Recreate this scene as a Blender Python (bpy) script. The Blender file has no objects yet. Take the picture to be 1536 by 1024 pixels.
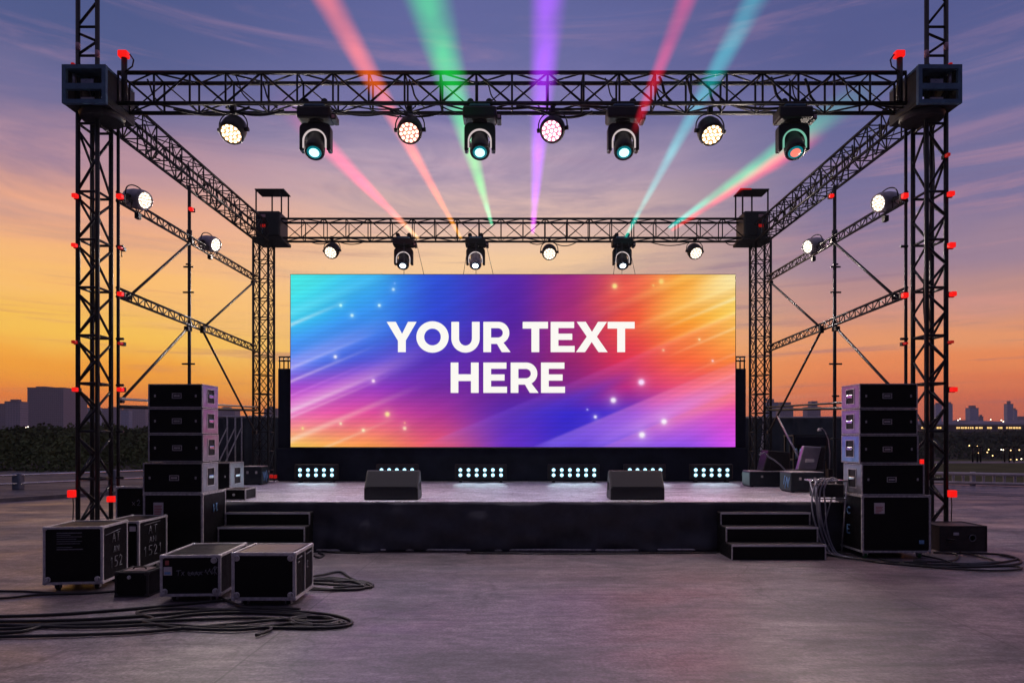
import bpy, bmesh, math, random
from mathutils import Vector, Matrix
from mathutils.geometry import tessellate_polygon
R = random.Random(7)
sc = bpy.context.scene
COL = sc.collection
F, HX, HY, H = 1024.0, 768.0, 655.0, 1.7          # focal length in px, vanishing point, eye height (m)
def W(px, py, d): return Vector(((px-HX)*d/F, d, H-(py-HY)*d/F))
def XX(px, d): return (px-HX)*d/F
def ZZ(py, d): return H-(py-HY)*d/F
def lin(r, g, b):
    f = lambda c: (c/255/12.92) if c/255 <= .04045 else ((c/255+.055)/1.055)**2.4
    return (f(r), f(g), f(b), 1)

# ------------------------------------------------------------------ mesh helper
class MB:
    def __init__(s): s.v=[]; s.f=[]; s.sm=[]
    def add(s, vs, fs, smooth=False):
        o=len(s.v); s.v += [tuple(v) for v in vs]
        for f in fs: s.f.append(tuple(i+o for i in f)); s.sm.append(smooth)
    def box(s, a, b, m=None):
        x0,y0,z0=a; x1,y1,z1=b
        vs=[Vector(p) for p in ((x0,y0,z0),(x1,y0,z0),(x1,y1,z0),(x0,y1,z0),(x0,y0,z1),(x1,y0,z1),(x1,y1,z1),(x0,y1,z1))]
        if m is not None: vs=[m@v for v in vs]
        s.add(vs,[(0,3,2,1),(4,5,6,7),(0,1,5,4),(1,2,6,5),(2,3,7,6),(3,0,4,7)])
        return s
    def tube(s, p, q, r, n=8, r2=None):
        p=Vector(p); q=Vector(q); r2=r if r2 is None else r2
        d=(q-p); 
        if d.length<1e-6: return s
        d.normalize(); u=d.orthogonal().normalized(); w=d.cross(u)
        vs=[]
        for c,rr in ((p,r),(q,r2)):
            for i in range(n):
                a=2*math.pi*i/n; vs.append(c+(u*math.cos(a)+w*math.sin(a))*rr)
        s.add(vs,[(i,(i+1)%n,n+(i+1)%n,n+i) for i in range(n)],True)
        o=len(s.v)-2*n
        s.f.append(tuple(o+i for i in reversed(range(n)))); s.sm.append(False)
        s.f.append(tuple(o+n+i for i in range(n))); s.sm.append(False)
        return s
    def path(s, pts, r, n=6):
        pts=[Vector(p) for p in pts]; rings=[]; u=None
        for i,p in enumerate(pts):
            a=pts[max(0,i-1)]; b=pts[min(len(pts)-1,i+1)]; d=(b-a).normalized()
            u=d.orthogonal().normalized() if u is None else (u-d*u.dot(d)).normalized()
            w=d.cross(u)
            rings.append([p+(u*math.cos(2*math.pi*k/n)+w*math.sin(2*math.pi*k/n))*r for k in range(n)])
        vs=[v for rg in rings for v in rg]; fs=[]
        for i in range(len(pts)-1):
            for k in range(n): fs.append((i*n+k,i*n+(k+1)%n,(i+1)*n+(k+1)%n,(i+1)*n+k))
        s.add(vs,fs,True)
        o=len(s.v)-len(vs)
        s.f.append(tuple(o+k for k in reversed(range(n)))); s.sm.append(False)
        s.f.append(tuple(o+len(vs)-n+k for k in range(n))); s.sm.append(False)
        return s
    def lathe(s, prof, m=None, n=24):           # prof: (r,z) list around local z
        vs=[]; fs=[]
        for r,z in prof:
            for k in range(n):
                a=2*math.pi*k/n; v=Vector((r*math.cos(a),r*math.sin(a),z)); vs.append(m@v if m is not None else v)
        for i in range(len(prof)-1):
            for k in range(n): fs.append((i*n+k,i*n+(k+1)%n,(i+1)*n+(k+1)%n,(i+1)*n+k))
        o=len(s.v); s.add(vs,fs,True)
        for j,rev in ((0,True),(len(prof)-1,False)):
            if prof[j][0]>1e-5:
                ids=[o+j*n+k for k in range(n)]; s.f.append(tuple(reversed(ids)) if rev else tuple(ids)); s.sm.append(False)
        return s
    def prism(s, poly, axis_fn, t0, t1):        # poly 2-D -> axis_fn(a,b,t)
        n=len(poly)
        vs=[axis_fn(a,b,t0) for a,b in poly]+[axis_fn(a,b,t1) for a,b in poly]
        fs=[(i,(i+1)%n,n+(i+1)%n,n+i) for i in range(n)]
        for t in tessellate_polygon([[Vector((a,b,0)) for a,b in poly]]):
            fs.append(tuple(t)); fs.append(tuple(n+i for i in reversed(t)))
        s.add(vs,fs); return s
    def build(s, name, mat, parent=None, world=False, bevel=0, seg=1, tf=None):
        off=Vector((0,0,0))
        if world and parent is not None:
            q=parent
            while q is not None: off+=q.location; q=q.parent
        me=bpy.data.meshes.new(name)
        vs=[Vector(v)-off for v in s.v]
        if tf is not None: vs=[tf@v for v in vs]
        me.from_pydata([tuple(v) for v in vs],[],s.f)
        me.polygons.foreach_set('use_smooth',s.sm)
        if bevel or True:
            bm=bmesh.new(); bm.from_mesh(me)
            bmesh.ops.recalc_face_normals(bm,faces=bm.faces)
            if bevel:
                es=[e for e in bm.edges if len(e.link_faces)==2 and e.calc_face_angle(0)>.5]
                bmesh.ops.bevel(bm,geom=es,offset=bevel,segments=seg,affect='EDGES',profile=.5)
            bm.to_mesh(me); bm.free()
        me.materials.append(mat)
        o=bpy.data.objects.new(name,me); COL.objects.link(o)
        if parent is not None: o.parent=parent
        return o
def tag(o, label, cat, group=None):
    o['label']=label; o['category']=cat
    if group: o['group']=group
    return o
def thing(name, label, cat, loc=(0,0,0), rz=0, group=None):
    o=bpy.data.objects.new(name,None); COL.objects.link(o); o.location=loc; o.rotation_euler=(0,0,rz)
    o.empty_display_size=.2
    return tag(o,label,cat,group)
def setting(o, kind='structure'): o['kind']=kind; return o
def dup(o, loc=None, rot=None, label=None, parent=None):
    c=o.copy(); COL.objects.link(c); c.parent=parent
    if loc is not None: c.location=loc
    if rot is not None: c.rotation_euler=rot
    if label: c['label']=label
    for ch in list(o.children): dup(ch,parent=c)
    return c

# ------------------------------------------------------------------ materials
def M(name, col, rough=.5, metal=0, noise=0, scale=8, bump=0, emit=None, es=0, spec=.5, rvar=0, stretch=None):
    m=bpy.data.materials.new(name); m.use_nodes=True; nt=m.node_tree; b=nt.nodes['Principled BSDF']
    c=col if len(col)==4 else (*col,1)
    b.inputs['Base Color'].default_value=c; b.inputs['Roughness'].default_value=rough; b.inputs['Metallic'].default_value=metal
    b.inputs['Specular IOR Level'].default_value=spec
    if emit: b.inputs['Emission Color'].default_value=emit; b.inputs['Emission Strength'].default_value=es
    if noise or bump or rvar:
        tc=nt.nodes.new('ShaderNodeTexCoord'); n=nt.nodes.new('ShaderNodeTexNoise')
        mp=nt.nodes.new('ShaderNodeMapping'); nt.links.new(tc.outputs['Object'],mp.inputs[0]); nt.links.new(mp.outputs[0],n.inputs['Vector'])
        if stretch: mp.inputs['Scale'].default_value=stretch
        n.inputs['Scale'].default_value=scale; n.inputs['Detail'].default_value=6; n.inputs['Roughness'].default_value=.65
        if noise:
            r=nt.nodes.new('ShaderNodeMapRange'); nt.links.new(n.outputs['Fac'],r.inputs[0])
            r.inputs[1].default_value=.3; r.inputs[2].default_value=.7; r.inputs[3].default_value=1-noise; r.inputs[4].default_value=1+noise
            mx=nt.nodes.new('ShaderNodeVectorMath'); mx.operation='SCALE'; mx.inputs[0].default_value=c[:3]
            nt.links.new(r.outputs[0],mx.inputs['Scale']); nt.links.new(mx.outputs[0],b.inputs['Base Color'])
        if rvar:
            r=nt.nodes.new('ShaderNodeMapRange'); nt.links.new(n.outputs['Fac'],r.inputs[0])
            r.inputs[1].default_value=.3; r.inputs[2].default_value=.7; r.inputs[3].default_value=rough-rvar; r.inputs[4].default_value=rough+rvar
            nt.links.new(r.outputs[0],b.inputs['Roughness'])
        if bump:
            bp=nt.nodes.new('ShaderNodeBump'); bp.inputs['Strength'].default_value=bump; bp.inputs['Distance'].default_value=.01
            nt.links.new(n.outputs['Fac'],bp.inputs['Height']); nt.links.new(bp.outputs[0],b.inputs['Normal'])
    return m
def E(name, col, s): return M(name,(0.02,0.02,0.02),.4,emit=col,es=s)
m_truss=M('truss_paint',(.014,.015,.019),.42,.25,noise=.35,scale=14,rvar=.12)
m_block=M('block_paint',(.10,.20,.30),.5,.1,noise=.25,scale=9)
m_dark=M('black_plastic',(.011,.011,.013),.52,0,noise=.3,scale=20,rvar=.1)
m_lam=M('case_laminate',(.005,.005,.006),.5,0,spec=.16,noise=.4,scale=11,rvar=.12,bump=.05)
m_alu=M('aluminium_trim',(.60,.585,.59),.42,.3,noise=.25,scale=22,rvar=.12)
m_aludull=M('worn_trim',(.50,.48,.48),.45,.3,noise=.4,scale=24,rvar=.12)
m_plate=M('side_plate_grey',(.42,.40,.44),.36,.85,noise=.2,scale=6,rvar=.1)
m_plate_blue=M('side_plate_blue',(.30,.48,.68),.36,.8,noise=.25,scale=6,rvar=.1)
m_plate_dark=M('side_plate_dull',(.36,.36,.40),.4,.75,noise=.25,scale=6,rvar=.1)
m_chrome=M('bright_steel',(.7,.7,.72),.25,.95,noise=.1,scale=30)
m_rubber=M('rubber',(.012,.012,.012),.7,0,noise=.2,scale=30)
m_cable=M('cable_jacket',(.008,.008,.009),.5,0,noise=.2,scale=30)
m_cable_grey=M('grey_cable_jacket',(.26,.26,.30),.45,0,noise=.2,scale=30)
m_steel=M('steel_tube',(.38,.38,.41),.38,.8,noise=.2,scale=30)
m_drape=M('black_drape',(.042,.046,.060),.62,0,noise=.3,scale=3,bump=.3,spec=.4)
m_drape_blue=M('navy_drape',(.012,.018,.034),.8,0,noise=.3,scale=3,bump=.3,spec=.25)
m_red=E('red_lamp',(1,.010,.006,1),.95)
m_red_dim=M('red_clamp',(.5,.02,.02),.4,emit=(1,.02,.01,1),es=.25)
m_white=M('white_paint',(.72,.70,.70),.5,0,noise=.12,scale=12)
m_paper=M('paper_sticker',(.62,.58,.60),.6,0,noise=.1,scale=40)
m_redink=M('red_ink',(.45,.10,.09),.6)
m_chalk=M('white_marker',(.20,.205,.225),.7,0,noise=.4,scale=60)
m_blueink=M('pale_blue_marker',(.22,.45,.72),.6,0,noise=.3,scale=60)
m_lens_rim=M('lens_glass',(.004,.02,.026),.08,0,emit=(.0,.30,.36,1),es=.55)
m_lens_teal=E('teal_lens',(.34,.92,1,1),2.6); m_lens_white=E('white_lens',(.82,.93,1,1),5)
m_lens_red=E('red_lens',(1,.20,.14,1),1.25); m_lens_ring=M('lens_housing_blue',(.01,.025,.05),.3,emit=(.02,.12,.3,1),es=.12)
m_led_warm=E('warm_led',(1,.82,.56,1),3.0); m_led_white=E('white_led',(1,.93,.82,1),1.9); m_led_pink=E('pink_led',(1,.64,.76,1),3.0)
m_led_amber=E('amber_pink_led',(1,.68,.46,1),2.8)
m_blind=E('cyan_white_lamp',(.40,.80,1,1),2.4)
m_orange=M('terracotta_top',(.30,.11,.05),.5)
m_grey_case=M('grey_head_shell',(.30,.26,.30),.35,.2,noise=.15,scale=15)

def spot(parent,A,P,col,size,off,soft=.08):
    l=bpy.data.lights.new('lamp_light','SPOT'); l.energy=P; l.color=col; l.spot_size=math.radians(size); l.spot_blend=1; l.shadow_soft_size=soft
    o=bpy.data.objects.new('lamp_light',l); COL.objects.link(o); o.parent=parent; o.matrix_local=A@Matrix.Translation((0,0,off))@Matrix.Rotation(math.pi,4,'X'); return o
# ------------------------------------------------------------------ camera
cam=bpy.data.cameras.new('camera'); co=bpy.data.objects.new('camera',cam); COL.objects.link(co)
co.location=(0,0,H); co.rotation_euler=(math.radians(90),0,0)
cam.sensor_width=36; cam.lens=24; cam.shift_y=143/1536; cam.clip_end=20000; cam.clip_start=.05
sc.camera=co
sc.view_settings.view_transform='Standard'; sc.view_settings.look='None'; sc.view_settings.exposure=0; sc.view_settings.gamma=1
sc.cycles.use_denoising=True; sc.cycles.sample_clamp_indirect=4; sc.cycles.max_bounces=6; sc.cycles.caustics_reflective=False
sc.cycles.volume_bounces=0

# ------------------------------------------------------------------ sky (world)
def world():
    w=bpy.data.worlds.new('World'); sc.world=w; w.use_nodes=True; nt=w.node_tree; N=nt.nodes; L=nt.links
    bg=N['Background']
    tc=N.new('ShaderNodeTexCoord'); sp=N.new('ShaderNodeSeparateXYZ'); L.new(tc.outputs['Generated'],sp.inputs[0])
    def math_(op,a,b=None,c=None,clamp=False):
        n=N.new('ShaderNodeMath'); n.operation=op; n.use_clamp=clamp
        for i,x in enumerate((a,b,c)):
            if x is None: continue
            if isinstance(x,(int,float)): n.inputs[i].default_value=x
            else: L.new(x,n.inputs[i])
        return n.outputs[0]
    X,Y,Z=sp.outputs
    el=math_('MULTIPLY',math_('ARCSINE',Z),180/math.pi)          # degrees
    az=math_('MULTIPLY',math_('ARCTAN2',X,Y),180/math.pi)        # 0 ahead, + to the right
    # cloud streaks
    def noise(sx,sy,det,dist,seed):
        cv=N.new('ShaderNodeCombineXYZ'); L.new(math_('MULTIPLY',az,sx),cv.inputs[0]); L.new(math_('MULTIPLY',el,sy),cv.inputs[1]); cv.inputs[2].default_value=seed
        n=N.new('ShaderNodeTexNoise'); n.inputs['Scale'].default_value=1; n.inputs['Detail'].default_value=det; n.inputs['Roughness'].default_value=.66
        n.inputs['Distortion'].default_value=dist; L.new(cv.outputs[0],n.inputs['Vector']); return n.outputs['Fac']
    n1=noise(.04,.42,7,.6,1.3); n2=noise(.016,.11,5,.6,7.7); n3=noise(.045,1.0,6,.35,4.1)
    warp=math_('MULTIPLY',math_('SUBTRACT',n2,.5),6.0)
    el2=math_('ADD',el,warp)
    t=math_('DIVIDE',el2,40,clamp=True)
    def ramp(stops):
        r=N.new('ShaderNodeValToRGB'); r.color_ramp.interpolation='EASE'
        while len(r.color_ramp.elements)>1: r.color_ramp.elements.remove(r.color_ramp.elements[-1])
        for i,(p,c) in enumerate(stops):
            e=r.color_ramp.elements[0] if i==0 else r.color_ramp.elements.new(p/40)
            e.position=p/40; e.color=lin(*c)
        L.new(t,r.inputs[0]); return r.outputs[0]
    left=ramp([(0,(240,110,44)),(2,(255,134,38)),(4.5,(255,164,38)),(7.5,(255,196,74)),(11,(254,190,106)),(15,(236,168,132)),(19,(178,138,152)),(22.5,(108,104,146)),(26,(74,85,133)),(36,(60,74,126)),(40,(54,66,116))])
    mid=ramp([(0,(250,144,60)),(4,(255,180,84)),(9,(252,200,128)),(13,(248,204,154)),(17,(226,188,172)),(21,(190,164,182)),(25,(122,117,166)),(30,(96,101,154)),(37,(82,90,145)),(40,(70,80,134))])
    right=ramp([(0,(214,100,74)),(2.5,(236,118,74)),(5,(244,142,84)),(7.5,(238,156,106)),(10,(194,144,136)),(13,(156,129,150)),(17,(120,112,152)),(22,(98,101,148)),(28,(80,87,138)),(36,(74,80,130)),(40,(58,68,118))])
    def mapr(v,a,b):
        n=N.new('ShaderNodeMapRange'); n.interpolation_type='SMOOTHSTEP'; L.new(v,n.inputs[0]); n.inputs[1].default_value=a; n.inputs[2].default_value=b; return n.outputs[0]
    def mix(f,a,b,mode='MIX'):
        n=N.new('ShaderNodeMix'); n.data_type='RGBA'; n.blend_type=mode
        if isinstance(f,(int,float)): n.inputs[0].default_value=f
        else: L.new(f,n.inputs[0])
        for i,x in ((6,a),(7,b)):
            if isinstance(x,tuple): n.inputs[i].default_value=x
            else: L.new(x,n.inputs[i])
        return n.outputs[2]
    c=mix(mapr(az,-32,-4),left,mid); c=mix(mapr(az,2,27),c,right)
    # pale warm cloud wisps and dark bars
    hi=mapr(n1,.50,.72); lowmask=mapr(el,24,4); himask=mapr(el,6,16)
    wl=mix(mapr(az,-40,30),lin(255,196,120),lin(238,158,132))
    c=mix(math_('MULTIPLY',math_('MULTIPLY',hi,lowmask),.6),c,wl)
    c=mix(math_('MULTIPLY',math_('MULTIPLY',hi,himask),.22),c,lin(196,146,170))
    bar=mapr(n3,.52,.74); barm=math_('MULTIPLY',mapr(el,26,8),mapr(el,0,3))
    c=mix(math_('MULTIPLY',math_('MULTIPLY',bar,barm),.6),c,mix(mapr(az,-40,20),lin(196,120,104),lin(128,100,128)))
    blue=mapr(noise(.028,.16,6,1.0,11.0),.48,.70)
    c=mix(math_('MULTIPLY',math_('MULTIPLY',blue,himask),.38),c,lin(88,92,142))
    # behind the camera: dusk side of the sky, deep blue
    back=mapr(Y,.35,-.35)
    dusk=mix(mapr(el,0,35),lin(40,35,54),lin(38,42,76))
    c=mix(back,c,dusk)
    c=mix(mapr(el,33,52),c,(.19,.155,.26,1))
    c=mix(mapr(el,0,-3),c,lin(40,36,44))
    ns=N.new('ShaderNodeTexSky'); ns.sky_type='NISHITA'; ns.sun_disc=False; ns.sun_elevation=math.radians(-2); ns.sun_rotation=math.radians(-48)
    c=mix(.05,c,ns.outputs[0],'ADD')
    L.new(c,bg.inputs['Color']); bg.inputs['Strength'].default_value=1.06
world()

# ------------------------------------------------------------------ ground
def ground_mat(name, base, tint, rough=.5, joints=True, sx=.25):
    m=bpy.data.materials.new(name); m.use_nodes=True; nt=m.node_tree; N=nt.nodes; L=nt.links; b=N['Principled BSDF']; b.inputs['Specular IOR Level'].default_value=.7
    tc=N.new('ShaderNodeTexCoord')
    def noise(scale,st,det=7,rg=.6,dist=0):
        mp=N.new('ShaderNodeMapping'); mp.inputs['Scale'].default_value=st; L.new(tc.outputs['Object'],mp.inputs[0])
        n=N.new('ShaderNodeTexNoise'); n.inputs['Scale'].default_value=scale; n.inputs['Detail'].default_value=det; n.inputs['Roughness'].default_value=rg; n.inputs['Distortion'].default_value=dist
        L.new(mp.outputs[0],n.inputs['Vector']); return n.outputs['Fac']
    def mr(v,a,b,c,d):
        n=N.new('ShaderNodeMapRange'); L.new(v,n.inputs[0])
        for i,x in enumerate((a,b,c,d)): n.inputs[i+1].default_value=x
        return n.outputs[0]
    streak=noise(.9,(sx*2.2,1.25,1),10,.70,.7); big=noise(.30,(.5,1,1),7,.66,1.2); blot=noise(1.7,(.7,1,1),6,.75,1.5); fine=noise(38,(1,1,1),4,.6); pit=noise(7,(.6,1,1),8,.7); scr=noise(9,(.16,1.3,1),7,.72,.6)
    mx=N.new('ShaderNodeMix'); mx.data_type='RGBA'; mx.inputs[6].default_value=(*base,1); mx.inputs[7].default_value=(*tint,1); L.new(mr(streak,.38,.64,0,1),mx.inputs[0])
    def scale(v,f):
        n=N.new('ShaderNodeVectorMath'); n.operation='SCALE'; L.new(v,n.inputs[0]); L.new(f,n.inputs['Scale']); return n.outputs[0]
    c=scale(mx.outputs[2],mr(big,.34,.66,.66,1.34)); c=scale(c,mr(blot,.30,.60,.70,1.10)); c=scale(c,mr(scr,.32,.66,.66,1.26)); c=scale(c,mr(noise(15,(.8,1,1),5,.7),.3,.7,.60,1.40))
    stn=noise(.75,(.8,1,1),4,.55,.6); c=scale(c,mr(stn,.62,.72,1.0,.62))
    vo=N.new('ShaderNodeTexVoronoi'); vo.feature='DISTANCE_TO_EDGE'; vo.inputs['Scale'].default_value=.23
    wv=N.new('ShaderNodeTexNoise'); wv.inputs['Scale'].default_value=1.1; wv.inputs['Detail'].default_value=5; L.new(tc.outputs['Object'],wv.inputs['Vector'])
    va=N.new('ShaderNodeVectorMath'); va.operation='ADD'; L.new(tc.outputs['Object'],va.inputs[0]); L.new(wv.outputs['Color'],va.inputs[1]); L.new(va.outputs[0],vo.inputs['Vector'])
    c=scale(c,mr(vo.outputs['Distance'],.0015,.006,.62,1.0)); c=scale(c,mr(fine,.3,.7,.50,1.50)); c=scale(c,mr(pit,.3,.62,.62,1.15))
    if joints:
        br=N.new('ShaderNodeTexBrick'); mpb=N.new('ShaderNodeMapping'); mpb.inputs['Location'].default_value=(2.2,1.15,0); mpb.inputs['Rotation'].default_value=(0,0,.03); L.new(tc.outputs['Object'],mpb.inputs[0]); L.new(mpb.outputs[0],br.inputs['Vector']); br.offset=0
        br.inputs['Color1'].default_value=(1,1,1,1); br.inputs['Color2'].default_value=(.93,.93,.93,1); br.inputs['Mortar'].default_value=(.5,.5,.5,1)
        br.inputs['Scale'].default_value=1; br.inputs['Mortar Size'].default_value=.010; br.inputs['Brick Width'].default_value=6.1; br.inputs['Row Height'].default_value=4.27
        v=N.new('ShaderNodeVectorMath'); v.operation='MULTIPLY'; L.new(c,v.inputs[0]); L.new(br.outputs['Color'],v.inputs[1]); c=v.outputs[0]
    L.new(c,b.inputs['Base Color']); L.new(mr(streak,.36,.64,rough+.18,rough-.08),b.inputs['Roughness'])
    bp=N.new('ShaderNodeBump'); bp.inputs['Strength'].default_value=.35; bp.inputs['Distance'].default_value=.006
    ad=N.new('ShaderNodeMath'); ad.operation='ADD'; L.new(fine,ad.inputs[0]); L.new(pit,ad.inputs[1]); L.new(ad.outputs[0],bp.inputs['Height']); L.new(bp.outputs[0],b.inputs['Normal'])
    return m
def sheet(name, pts, z, mat, kind='structure'):
    mb=MB(); mb.add([(x,y,z) for x,y in pts],[tuple(range(len(pts)))]); return setting(mb.build(name,mat),kind)
m_conc=ground_mat('worn_concrete',(.112,.100,.120),(.265,.215,.230),.40)
m_asph=ground_mat('asphalt',(.075,.078,.088),(.11,.11,.12),.6,False)
m_band=ground_mat('dark_concrete_band',(.12,.105,.115),(.17,.145,.15),.55,False)
m_grass=M('dry_grass',(.085,.10,.038),.9,0,noise=.5,scale=.6,bump=.5,spec=.1)
m_verge=M('far_land',(.05,.05,.045),.9,0,noise=.4,scale=.02,spec=.1)
sheet('ground',[(-2600,-120),(2600,-120),(2600,2500),(-2600,2500)],-.02,m_verge)
sheet('concrete_apron',[(-60,-20),(60,-20),(60,34),(-60,34)],0,m_conc)
# far road on the left and field on the right
sheet('road',[(-60,-2),(-18.5,10.5),(-13.4,17.9),(-11.3,21.0),(-5,30.5),(-5,34),(-60,34)],.004,m_asph)
sheet('field',[(11.5,27.5),(19.5,22.6),(60,6),(160,0),(160,52),(9,52),(9,29)],.004,m_grass)
sheet('field_path',[(9,44),(160,44),(160,47.5),(9,47.5)],.010,m_band)
sheet('paved_band',[(10.5,21.3),(26,14.4),(26,15.6),(10.5,22.6)],.006,m_band)
mb=MB()
for (ax,ay),(bx,by) in (((-60,-2.2),(-18.5,10.3)),((-18.5,10.3),(-13.4,17.7)),((-13.4,17.7),(-11.3,20.8)),((-11.3,20.8),(-5,30.3))):
    d=Vector((bx-ax,by-ay,0)).normalized(); n=Vector((-d.y,d.x,0))*.14
    a=Vector((ax,ay,0)); b=Vector((bx,by,0)); z=Vector((0,0,.1))
    mb.add([a,b,b+n,a+n,a+z,b+z,b+n+z,a+n+z],[(0,1,5,4),(1,2,6,5),(2,3,7,6),(3,0,4,7),(4,5,6,7)])
setting(mb.build('road_kerb',M('kerb_stone',(.22,.20,.20),.6,0,noise=.3,scale=5)))

# ------------------------------------------------------------------ trees, city
def leaf_mass(name, label, blobs, n, seed, mat, size):
    r=random.Random(seed); mb=MB()
    tot=sum(b[3]*b[5] for b in blobs)
    for (x,y,z,rx,ry,rz) in blobs:
        for _ in range(int(n*rx*rz/tot)):
            u=r.uniform(-1,1); a=r.uniform(0,2*math.pi); q=math.sqrt(1-u*u); rr=r.uniform(.55,1.0)**.6*(1+.22*math.sin(5*a+3*u)+.15*math.sin(11*a))
            c=Vector((x+rx*q*math.cos(a)*rr,y+ry*q*math.sin(a)*rr,max(.05,z+rz*u*rr)))
            s=size*r.uniform(.5,1.3)*y/45; d1=Vector((r.uniform(-1,1),r.uniform(-1,1),r.uniform(-1,1))).normalized(); d2=d1.orthogonal().normalized()
            mb.add([c-d1*s,c+d2*s*.6,c+d1*s,c-d2*s*.6],[(0,1,2,3)])
    o=mb.build(name,mat); o['kind']='stuff'; o['label']=label; o['category']='trees'; return o
def leaf_mat(name,c): 
    return M(name,c,.8,0,noise=.55,scale=.35,spec=.15)
m_leafL=leaf_mat('dusk_leaves',(.10,.13,.048)); m_leafR=leaf_mat('far_leaves',(.07,.085,.055))
bl=[]
rr=random.Random(3)
for d,top,jt in ((33,676,7),(40,668,9),(50,659,10),(64,652,9),(85,647,7),(120,642,6)):
    px=-300
    while px<470:
        w=rr.uniform(.022,.062)*d; zt=max(.6,ZZ(top+rr.uniform(-jt,jt),d)); bl.append((XX(px,d),d+rr.uniform(-2,2)+(3 if px>150 else 0),zt*.40,w,w*.8,zt*.62)); px+=w*F/d*rr.uniform(.9,1.5)
leaf_mass('wood','dark wood of leafy trees beyond the guard rail','' or bl,130000,5,m_leafL,.13)
bl=[]
for d,top in ((54,668),(62,662),(74,658)):
    px=1270
    while px<1760:
        zt=max(.5,ZZ(top+rr.uniform(-7,6),d)); w=rr.uniform(1.2,2.6); bl.append((XX(px,d),d+rr.uniform(-2,2),zt*.42,w,w,zt*.6)); px+=rr.uniform(20,42)
for row,(d,top) in enumerate(((170,662),(215,654),(260,650))):
    px=1090
    while px<1800:
        zt=max(2.5,ZZ(top+rr.uniform(-8,6),d)); w=rr.uniform(.03,.06)*d*.6
        bl.append((XX(px,d),d+rr.uniform(-6,6),zt*.42,w,w,zt*.6)); px+=rr.uniform(24,46)*.8
leaf_mass('distant_wood','dark far wood beyond the field with lamps among it','' or bl,60000,6,m_leafR,.17)

def facade(name, col, win, fx, fz, lit=.02):
    m=bpy.data.materials.new(name); m.use_nodes=True; nt=m.node_tree; N=nt.nodes; L=nt.links; b=N['Principled BSDF']
    tc=N.new('ShaderNodeTexCoord'); mp=N.new('ShaderNodeMapping'); L.new(tc.outputs['Object'],mp.inputs[0]); mp.inputs['Rotation'].default_value=(math.radians(90),0,0)
    br=N.new('ShaderNodeTexBrick'); br.offset=0; L.new(mp.outputs[0],br.inputs['Vector'])
    br.inputs['Color1'].default_value=(*win,1); br.inputs['Color2'].default_value=(win[0]*.8,win[1]*.85,win[2]*.9,1); br.inputs['Mortar'].default_value=(*col,1)
    br.inputs['Scale'].default_value=1; br.inputs['Mortar Size'].default_value=.7; br.inputs['Mortar Smooth'].default_value=.1; br.inputs['Brick Width'].default_value=fx; br.inputs['Row Height'].default_value=fz
    L.new(br.outputs['Color'],b.inputs['Base Color']); b.inputs['Roughness'].default_value=.75
    return m
m_bldA=facade('grey_office_facade',(.34,.33,.40),(.24,.25,.31),3.2,3.6)
m_bldB=facade('pale_tower_facade',(.52,.50,.58),(.34,.36,.44),4.0,3.5)
m_bldC=facade('blue_tower_facade',(.42,.56,.76),(.32,.44,.60),3.0,3.6)
m_roofbld=M('roof_plant',(.26,.26,.31),.7,0,noise=.2,scale=.2)
m_lamp=E('distant_lamp',(1,.62,.25,1),5); m_lampw=E('distant_white_lamp',(1,.86,.62,1),6); m_lit=E('lit_window',(1,.60,.20,1),1.7)
def building(px0,px1,py,d,mat,label,depth=None,cap=None,setback=None,cat='building',name='office_tower'):
    d=d*1.8 if d<1000 else d
    if cap: cap=(cap[0],cap[1],cap[2]*1.6)
    x0,x1=XX(px0,d),XX(px1,d); z=ZZ(py,d); dp=depth or (x1-x0)*.8
    t=thing(name,label,cat,((x0+x1)/2,d+dp/2,0))
    MB().box((x0,d,-.02),(x1,d+dp,z)).build('tower_body',mat,t,world=True)
    mb=MB().box((x0-.4,d-.4,z+.02),(x1+.4,d+dp+.4,z+1.2)); mb.build('parapet',m_roofbld,t,world=True)
    if cap:
        a,b,hh=cap; mb=MB().box((x0+(x1-x0)*a,d+dp*.25,z+1.22),(x0+(x1-x0)*b,d+dp*.7,z+1.22+hh)); mb.build('plant_room',m_roofbld,t,world=True)
    if setback:
        a,b,hh=setback; MB().box((x0+(x1-x0)*a,d+dp*.1,z+1.22),(x0+(x1-x0)*b,d+dp*.9,z+hh)).build('upper_floors',mat,t,world=True)
    return t
building(-60,29,606,620,m_bldA,'grey office slab at the far left end of the skyline, cut by the frame',cap=(.6,.8,3))
building(8,30,603,560,m_bldB,'slim pale tower just left of the widest grey block',cap=(.2,.7,2))
building(29,41,618,640,m_bldA,'low narrow grey block between slim pale tower and widest grey block',cap=(.3,.9,3))
building(41,95,582,600,m_bldA,'widest and tallest grey office block on the left skyline',cap=(.1,.4,1.5))
building(95,119,593,650,m_bldA,'lower grey block joined to the right of the widest tower',cap=(.2,.6,1))
building(119,126,613,700,m_bldB,'thin pale tower seen inside the left front truss tower',cap=(.2,.8,2))
building(131,146,612,690,m_bldC,'bluish block with flat roof seen through left front truss tower',cap=(.1,.5,3),setback=(.3,.9,7))
building(153,174,613,760,m_bldB,'pale wide block seen between legs of left front truss tower',cap=(.3,.8,2))
building(181,193,615,740,m_bldC,'narrow block left of the tall equipment case stack',cap=(.2,.7,2))
building(192,218,612,800,m_bldB,'pale stepped block partly behind the left equipment case stack',cap=(.3,.8,3))
building(326,352,616,820,m_bldB,'low pale block with gabled plant seen right of the left case stack',cap=(.2,.6,5))
building(396,416,613,900,m_bldA,'grey block seen behind the left rear truss tower',cap=(.2,.6,3))
building(1150,1168,604,1300,m_bldC,'bluish slab behind the right rear truss tower',cap=(.2,.7,4))
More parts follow.
